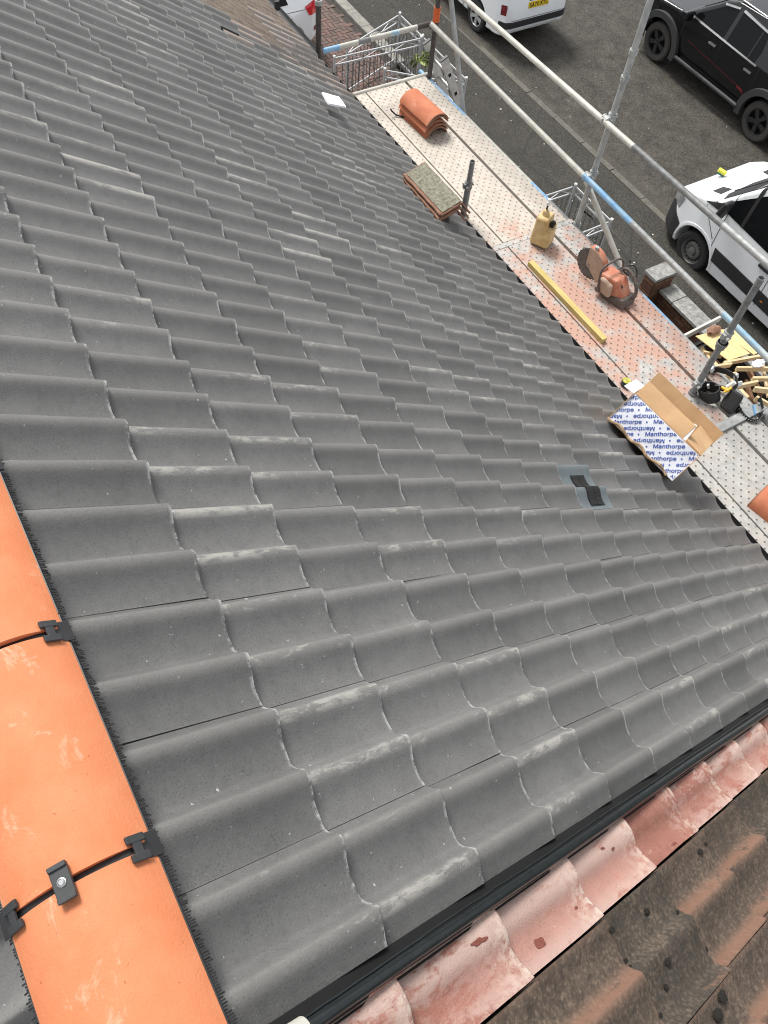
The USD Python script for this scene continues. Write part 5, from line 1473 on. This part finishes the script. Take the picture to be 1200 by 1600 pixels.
for s_ in (1, -1):
    P_('headlight', skin(bodyc, [(0.62, 0.80), (1.0, 0.72), (0.97, 0.9), (0.70, 1.06), (0.56, 1.02)], s_, 0.007, ymin=0.66), 'headlight', smooth=40)
    P_('side_window', skin(bodyc, [(-0.10, 1.40), (-0.30, 1.36), (-1.45, 1.30), (-1.45, 2.08), (-0.86, 2.06)], s_, 0.005), 'glass_dark', smooth=40)
    P_('quarter_trim', skin(bodyc, [(0.14, 1.29), (-0.16, 1.30), (-0.32, 1.34), (-0.18, 1.45)], s_, 0.006), 'car_black', smooth=40)
    P_('window_pillar', skin(bodyc, [(-0.62, 1.34), (-0.68, 1.34), (-0.68, 2.08), (-0.62, 2.08)], s_, 0.008), 'car_black', smooth=40)
    P_('side_strip', skin(bodyc, [(-0.45, 0.52), (-0.42, 0.76), (-2.9, 0.70), (-2.9, 0.46)], s_, 0.016), 'car_black', smooth=40)
    P_('sill', skin(bodyc, [(-0.5, 0.28), (-0.48, 0.47), (-2.85, 0.41), (-2.85, 0.28)], s_, 0.008), 'white_paint', smooth=40)
    for xx in (-0.32, -1.52):
        P_('door_gap', skin(bodyc, [(xx, 0.3), (xx - 0.010, 0.3), (xx - 0.010, 2.1), (xx, 2.1)], s_, 0.0025), 'dark_hole')
    P_('door_gap', skin(bodyc, [(0.10, 1.25), (0.11, 1.25), (-0.28, 0.83), (-0.29, 0.84)], s_, 0.0025), 'dark_hole')
    ha = np.linspace(0.0, PI, 16)
    P_('arch_lip', skin(bodyc, np.r_[np.c_[0.49 * np.cos(ha), 0.36 + 0.49 * np.sin(ha)], np.c_[0.44 * np.cos(ha[::-1]), 0.36 + 0.44 * np.sin(ha[::-1])]], s_, 0.012), 'white_paint', smooth=40)
    P_('door_handle', cbox((-1.36, s_ * 1.012, 1.08), (0.22, 0.03, 0.05), 0.012), 'car_black')
    P_('handle_cup', lathe([(0.05, 0), (0.045, 0.006), (0.0, 0.006)], 18, c=(-1.36, s_ * 1.003, 1.09), R=rotm((1, 0, 0), -PI / 2 * s_)), 'galv', smooth=40)
    mz = hull([((-0.30, s_ * 1.12, 1.36), 0.05), ((-0.30, s_ * 1.20, 1.40), 0.05), ((-0.36, s_ * 1.10, 1.62), 0.05), ((-0.36, s_ * 1.20, 1.62), 0.05)], 14)
    mp_ = P_('mirror', mz, 'car_black', smooth=40)
    part(mp_, 'mirror_arm', tube((-0.28, s_ * 0.95, 1.38), (-0.30, s_ * 1.1, 1.40), 0.03, 10), 'car_black', world=False, smooth=40)
    P_('side_marker', cbox((-1.62, s_ * 1.012, 0.60), (0.05, 0.012, 0.02), 0.004), 'amber')
    for xx in (0.0, -3.25):
        wheel(van, xx, s_ * (vW - 0.13), 0.345, 0.345, 0.225, 'steel', s_)
P_('windscreen', skin(bodyc, [(-0.86, 1.42), (0.86, 1.42), (0.74, 2.2), (-0.74, 2.2)], 1, 0.006, 'x', (-1.0, 0.3)), 'glass_dark', smooth=40)
P_('scuttle', skin(bodyc, [(-0.02, -0.80), (0.06, -0.6), (0.10, 0.0), (0.06, 0.6), (-0.02, 0.80), (-0.10, 0.80), (-0.05, 0.0), (-0.10, -0.80)], 1, 0.008, 'z', (1.2, 1.7)), 'car_black', smooth=40)
for s_ in (1, -1):
    P_('bonnet_vent', skin(bodyc, [(0.15, s_ * 0.42), (0.30, s_ * 0.46), (0.30, s_ * 0.70), (0.13, s_ * 0.70)], 1, 0.005, 'z', (1.1, 1.7)), 'car_black', smooth=40)
    P_('wiper', tube((0.02, s_ * 0.55, 1.42), (-0.28, -0.05 + s_ * 0.1, 1.70), 0.010, 8), 'car_black', smooth=40)
sp_ = thing('sponge', 'yellow sponge with dark scourer left on the white van bonnet', 'sponge', (-6.12, 11.15, G + 1.155), 0.4)
part(sp_, 'foam', cbox((0, 0, 0.05), (0.15, 0.07, 0.05), 0.014, rotm((0, 1, 0), 0.12)), 'sponge', world=False)
part(sp_, 'scourer', cbox((0.0, -0.02, 0.015), (0.13, 0.07, 0.02), 0.006, rotm((0, 1, 0), 0.12)), 'sponge_scourer', world=False)

# --- black pickup
pW = 0.96
pk = thing('pickup_truck', 'black double-cab pickup truck with black alloy wheels across the road', 'pickup truck', (-10.8, 14.05 + pW, G), PI)
side = [(0.80, 0.36), (0.93, 0.5), (0.93, 0.82), (0.84, 1.02), (0.40, 1.13), (-0.42, 1.19), (-1.16, 1.72), (-1.45, 1.82), (-2.3, 1.85), (-2.62, 1.78), (-2.86, 1.30), (-2.9, 1.22), (-4.32, 1.20), (-4.34, 0.55), (-4.2, 0.42), (-2.6, 0.40), (-0.6, 0.40)]
plan = [(-4.4, -0.95), (0.2, -0.96), (0.66, -0.88), (0.90, -0.62), (0.96, 0), (0.90, 0.62), (0.66, 0.88), (0.2, 0.96), (-4.4, 0.95)]
front = [(-0.88, 0.3), (-0.95, 0.55), (-0.96, 0.95), (-0.93, 1.18), (-0.72, 1.78), (-0.6, 2.0), (0.6, 2.0), (0.72, 1.78), (0.93, 1.18), (0.96, 0.95), (0.95, 0.55), (0.88, 0.3)]
body = car_shape(ccw(side), ccw(plan), ccw(front), pW + 0.1, 0.06, 8)
bodyc = arch_cut(body, 0.0, 0.40, 0.46, pW, 0.36)
bodyc = arch_cut(bodyc, -3.095, 0.40, 0.46, pW, 0.36)
bodyc = bodyc - prism(rect(-4.24, -2.98, 0.80, 2.5), -0.76, 0.76, 'y')
P_ = lambda nm, m, mt_, **k: part(pk, nm, m, mt_, world=False, **k)
P_('body', bodyc, 'black_paint', smooth=40)
P_('wheel_well', box8((-1.6, 0, 0.55), (4.4, 1.2, 0.3)), 'dark_hole')
for s_ in (1, -1):
    P_('side_window', skin(bodyc, [(-0.62, 1.245), (-1.26, 1.21), (-1.52, 1.20), (-1.52, 1.72), (-1.22, 1.66)], s_, 0.005), 'glass_dark', smooth=40, label='front door window')
    P_('side_window', skin(bodyc, [(-1.62, 1.20), (-2.42, 1.20), (-2.44, 1.40), (-2.36, 1.68), (-1.62, 1.73)], s_, 0.005), 'glass_dark', smooth=40, label='rear door window')
    P_('window_sill_trim', skin(bodyc, [(-0.40, 1.215), (-2.50, 1.165), (-2.50, 1.195), (-0.44, 1.245)], s_, 0.012), 'chrome', smooth=40)
    P_('rain_deflector', skin(bodyc, [(-1.18, 1.66), (-1.52, 1.73), (-1.52, 1.76), (-1.16, 1.69)], s_, 0.02), 'chrome', smooth=40)
    P_('rain_deflector', skin(bodyc, [(-1.62, 1.73), (-2.36, 1.68), (-2.36, 1.71), (-1.62, 1.765)], s_, 0.02), 'chrome', smooth=40)
    P_('window_bar', skin(bodyc, [(-2.22, 1.2), (-2.25, 1.2), (-2.25, 1.72), (-2.22, 1.72)], s_, 0.008), 'car_black', smooth=40)
    for xx in (-0.52, -1.56, -2.60):
        P_('door_gap', skin(bodyc, [(xx, 0.5), (xx - 0.010, 0.5), (xx - 0.012, 1.2), (xx, 1.2)], s_, 0.0022), 'dark_hole')
    for xx in (-1.36, -2.38):
        P_('door_handle', cbox((xx, s_ * (pW + 0.005), 1.03), (0.19, 0.035, 0.03), 0.010), 'chrome')
    for xx in (0.0, -3.095):
        ha = np.linspace(-0.25, PI + 0.25, 22)
        fl_ = np.r_[np.c_[xx + 0.60 * np.cos(ha), 0.42 + 0.57 * np.sin(ha)], np.c_[xx + 0.465 * np.cos(ha[::-1]), 0.40 + 0.465 * np.sin(ha[::-1])]]
        P_('wheel_flare', prism(ccw(fl_), *((pW - 0.05, pW + 0.06) if s_ > 0 else (-pW - 0.06, -pW + 0.05)), 'y'), 'flare', smooth=30)
        wheel(pk, xx, s_ * (pW - 0.10), 0.385, 0.385, 0.26, 'black', s_, 'dusty_rubber')
        P_('mud_flap', cbox((xx - 0.50, s_ * (pW - 0.12), 0.33), (0.02, 0.24, 0.30), 0.005), 'car_black')
    P_('side_step', tube((-0.62, s_ * (pW + 0.04), 0.40), (-2.52, s_ * (pW + 0.04), 0.40), 0.04, 14), 'flare', smooth=40)
    P_('roof_rail', tube((-1.25, s_ * 0.66, 1.84), (-2.5, s_ * 0.66, 1.85), 0.018, 10), 'chrome', smooth=40)
    P_('bed_rail', tube((-2.95, s_ * 0.87, 1.24), (-4.25, s_ * 0.87, 1.22), 0.022, 10), 'chrome', smooth=40)
    mz = hull([((-0.66, s_ * 1.02, 1.20), 0.045), ((-0.66, s_ * 1.14, 1.22), 0.045), ((-0.69, s_ * 1.02, 1.33), 0.045), ((-0.69, s_ * 1.13, 1.34), 0.045)], 14)
    P_('mirror', mz, 'black_paint', smooth=40)
    P_('headlight', skin(bodyc, [(0.58, 0.86), (0.95, 0.82), (0.92, 0.98), (0.62, 1.05)], s_, 0.006, ymin=0.6), 'headlight', smooth=40)
P_('door_sticker', skin(bodyc, [(-2.30, 0.66), (-2.50, 0.63), (-2.44, 0.69), (-2.28, 0.70)], 1, 0.003), 'red_vinyl')
P_('door_stripe', skin(bodyc, [(-0.75, 0.80), (-2.25, 0.70), (-2.25, 0.694), (-0.75, 0.794)], 1, 0.0025), 'red_vinyl')
P_('windscreen', skin(bodyc, [(-0.78, 1.24), (0.78, 1.24), (0.62, 1.72), (-0.62, 1.72)], 1, 0.006, 'x', (-1.35, 0.0)), 'glass_dark', smooth=40)
P_('wiper', tube((-0.50, 0.5, 1.26), (-0.72, -0.1, 1.42), 0.010, 8), 'car_black', smooth=40)
P_('sports_bar', wire([(-3.0, 0.8, 1.2), (-2.98, 0.78, 1.5), (-2.9, 0.66, 1.72), (-2.88, 0, 1.76), (-2.9, -0.66, 1.72), (-2.98, -0.78, 1.5), (-3.0, -0.8, 1.2)], 0.04, 12), 'black_paint', smooth=True)
P_('bed_floor', box8((-3.6, 0, 0.82), (1.2, 1.5, 0.02)), 'car_black')

# --- small white van at the top, rear towards us
mW = 0.90
mv = thing('small_van', 'small white van with yellow rear plate parked at the kerb at the top', 'van', (-13.34, 11.02 + mW, G), PI)
side = [(-0.86, 0.30), (-0.93, 0.40), (-0.95, 0.62), (-0.93, 0.80), (-0.86, 1.10), (-0.74, 1.70), (-0.6, 1.80), (1.6, 1.80), (2.3, 1.15), (3.2, 0.95), (3.35, 0.5), (3.2, 0.26), (-0.5, 0.26)]
plan = [(-0.96, -0.6), (-0.90, -0.78), (-0.72, -0.88), (-0.4, -0.9), (2.6, -0.9), (3.3, -0.5), (3.3, 0.5), (2.6, 0.9), (-0.4, 0.9), (-0.72, 0.88), (-0.90, 0.78), (-0.96, 0.6)]
front = [(-0.84, 0.2), (-0.89, 0.5), (-0.9, 0.95), (-0.74, 1.75), (-0.65, 1.9), (0.65, 1.9), (0.74, 1.75), (0.9, 0.95), (0.89, 0.5), (0.84, 0.2)]
body = car_shape(ccw(side), ccw(plan), ccw(front), mW + 0.1, 0.07, 8)
bodyc = arch_cut(body, 0.0, 0.33, 0.37, mW, 0.3)
bodyc = arch_cut(bodyc, 2.7, 0.33, 0.37, mW, 0.3)
P_ = lambda nm, m, mt_, **k: part(mv, nm, m, mt_, world=False, **k)
P_('body', bodyc, 'white_paint', smooth=40)
P_('wheel_well', box8((1.3, 0, 0.5), (3.5, 1.2, 0.3)), 'dark_hole')
P_('bumper_strip', skin(bodyc, [(-0.86, 0.46), (0.86, 0.46), (0.86, 0.58), (-0.86, 0.58)], -1, 0.03, 'x', (-1.3, -0.45)), 'car_black', smooth=40)
P_('tailgate_gap', skin(bodyc, [(-0.66, 0.60), (0.66, 0.60), (0.66, 0.608), (-0.66, 0.608)], -1, 0.004, 'x', (-1.3, -0.3)), 'dark_hole')
P_('plate_recess', skin(bodyc, [(-0.24, 0.92), (0.24, 0.92), (0.24, 0.99), (-0.24, 0.99)], -1, 0.006, 'x', (-1.3, -0.3)), 'car_black', smooth=40)
pl = P_('number_plate', cbox((-0.925, 0.0, 0.84), (0.014, 0.52, 0.115), 0.004, rotm((0, 1, 0), 0.19)), 'plate_yellow')
tx = meshkit.text_mesh('SA70 KTC', 0.078, 0.003, bold=True)
v = tx.vertices.copy(); wd = v[:, 0].max() - v[:, 0].min(); v[:, 0] = (v[:, 0] - v[:, 0].min() - wd / 2) * (0.48 / wd)
# reading direction seen from the rear (looking along +x local): left to right is -y local
vl = np.c_[-0.008 - v[:, 2], -v[:, 0], v[:, 1] - 0.039] @ rotm((0, 1, 0), 0.19).T + [-0.925, 0, 0.84]
part(pl, 'lettering', trimesh.Trimesh(vl, tx.faces, process=False), 'letter_black', world=False)
for s_ in (1, -1):
    P_('tail_light', skin(bodyc, [(-1.0, 0.72), (-0.78, 0.71), (-0.77, 0.90), (-0.98, 0.93)], s_, 0.006, ymin=0.79), 'dark_red_lens', smooth=40)
    P_('side_window', skin(bodyc, [(-0.3, 1.08), (1.6, 1.08), (1.5, 1.6), (-0.3, 1.6)], s_, 0.005), 'glass_dark', smooth=40)
    P_('door_gap', skin(bodyc, [(0.52, 0.3), (0.53, 0.3), (0.53, 1.6), (0.52, 1.6)], s_, 0.0025), 'dark_hole')
    for xx in (0.0, 2.7):
        wheel(mv, xx, s_ * (mW - 0.11), 0.315, 0.315, 0.20, 'alloy', s_)
P_('rear_window', skin(bodyc, [(-0.6, 1.12), (0.6, 1.12), (0.56, 1.58), (-0.56, 1.58)], -1, 0.006, 'x', (-1.3, -0.3)), 'glass_dark', smooth=40)

# --- white hatchback on the drive, tail towards the street
hW = 0.87
hb = thing('hatchback', 'white hatchback with red tail lamp on the brick drive, partly behind the eaves', 'car', (-14.65, 6.78, PV), -PI / 2)
side = [(-0.62, 0.28), (-0.74, 0.40), (-0.78, 0.60), (-0.72, 0.80), (-0.66, 0.98), (-0.38, 1.32), (-0.1, 1.44), (1.1, 1.46), (1.9, 1.02), (2.9, 0.88), (3.1, 0.55), (3.0, 0.24), (-0.4, 0.24)]
plan = [(-0.80, -0.5), (-0.72, -0.70), (-0.52, -0.82), (-0.1, -0.87), (2.4, -0.87), (3.05, -0.5), (3.05, 0.5), (2.4, 0.87), (-0.1, 0.87), (-0.52, 0.82), (-0.72, 0.70), (-0.80, 0.5)]
front = [(-0.80, 0.2), (-0.86, 0.45), (-0.87, 0.80), (-0.80, 0.98), (-0.62, 1.40), (-0.5, 1.6), (0.5, 1.6), (0.62, 1.40), (0.80, 0.98), (0.87, 0.80), (0.86, 0.45), (0.80, 0.2)]
body = car_shape(ccw(side), ccw(plan), ccw(front), hW + 0.1, 0.06, 8)
bodyc = arch_cut(body, 0.0, 0.31, 0.36, hW, 0.3)
bodyc = arch_cut(bodyc, 2.55, 0.31, 0.36, hW, 0.3)
P_ = lambda nm, m, mt_, **k: part(hb, nm, m, mt_, world=False, **k)
P_('body', bodyc, 'white_paint', smooth=40)
P_('wheel_well', box8((1.2, 0, 0.45), (3.2, 1.1, 0.3)), 'dark_hole')
for s_ in (1, -1):
    P_('tail_light', skin(bodyc, [(-0.80, 0.74), (-0.46, 0.76), (-0.36, 0.93), (-0.60, 1.02), (-0.72, 1.0)], s_, 0.012, ymin=0.66), 'red_lens', smooth=40)
    P_('reflector', skin(bodyc, [(-0.78, 0.42), (-0.58, 0.42), (-0.58, 0.50), (-0.78, 0.50)], s_, 0.010, ymin=0.7), 'dark_red_lens', smooth=40)
    P_('side_window', skin(bodyc, [(-0.02, 1.02), (1.6, 0.98), (1.2, 1.36), (0.1, 1.36)], s_, 0.005), 'glass_dark', smooth=40)
    P_('quarter_pillar', skin(bodyc, [(0.42, 1.0), (0.50, 1.0), (0.48, 1.38), (0.40, 1.38)], s_, 0.008), 'car_black', smooth=40)
    P_('crease', skin(bodyc, [(-0.36, 0.885), (0.30, 0.885), (0.30, 0.893), (-0.36, 0.893)], s_, 0.003), 'dark_hole')
    P_('door_gap', skin(bodyc, [(0.52, 0.3), (0.53, 0.3), (0.53, 1.0), (0.52, 1.0)], s_, 0.003), 'dark_hole')
    fa = np.linspace(0, 2 * PI, 33)[:-1]
    P_('fuel_flap', skin(bodyc, np.c_[0.02 + 0.085 * np.cos(fa), 0.78 + 0.085 * np.sin(fa)], s_, 0.003) - skin(bodyc, np.c_[0.02 + 0.078 * np.cos(fa), 0.78 + 0.078 * np.sin(fa)], s_, 0.006), 'galv_pale')
    for xx in (0.0, 2.55):
        wheel(hb, xx, s_ * (hW - 0.11), 0.30, 0.30, 0.195, 'black', s_)
P_('rear_window', skin(bodyc, [(-0.58, 1.0), (0.58, 1.0), (0.5, 1.34), (-0.5, 1.34)], -1, 0.006, 'x', (-1.3, 0.0)), 'glass_dark', smooth=40)
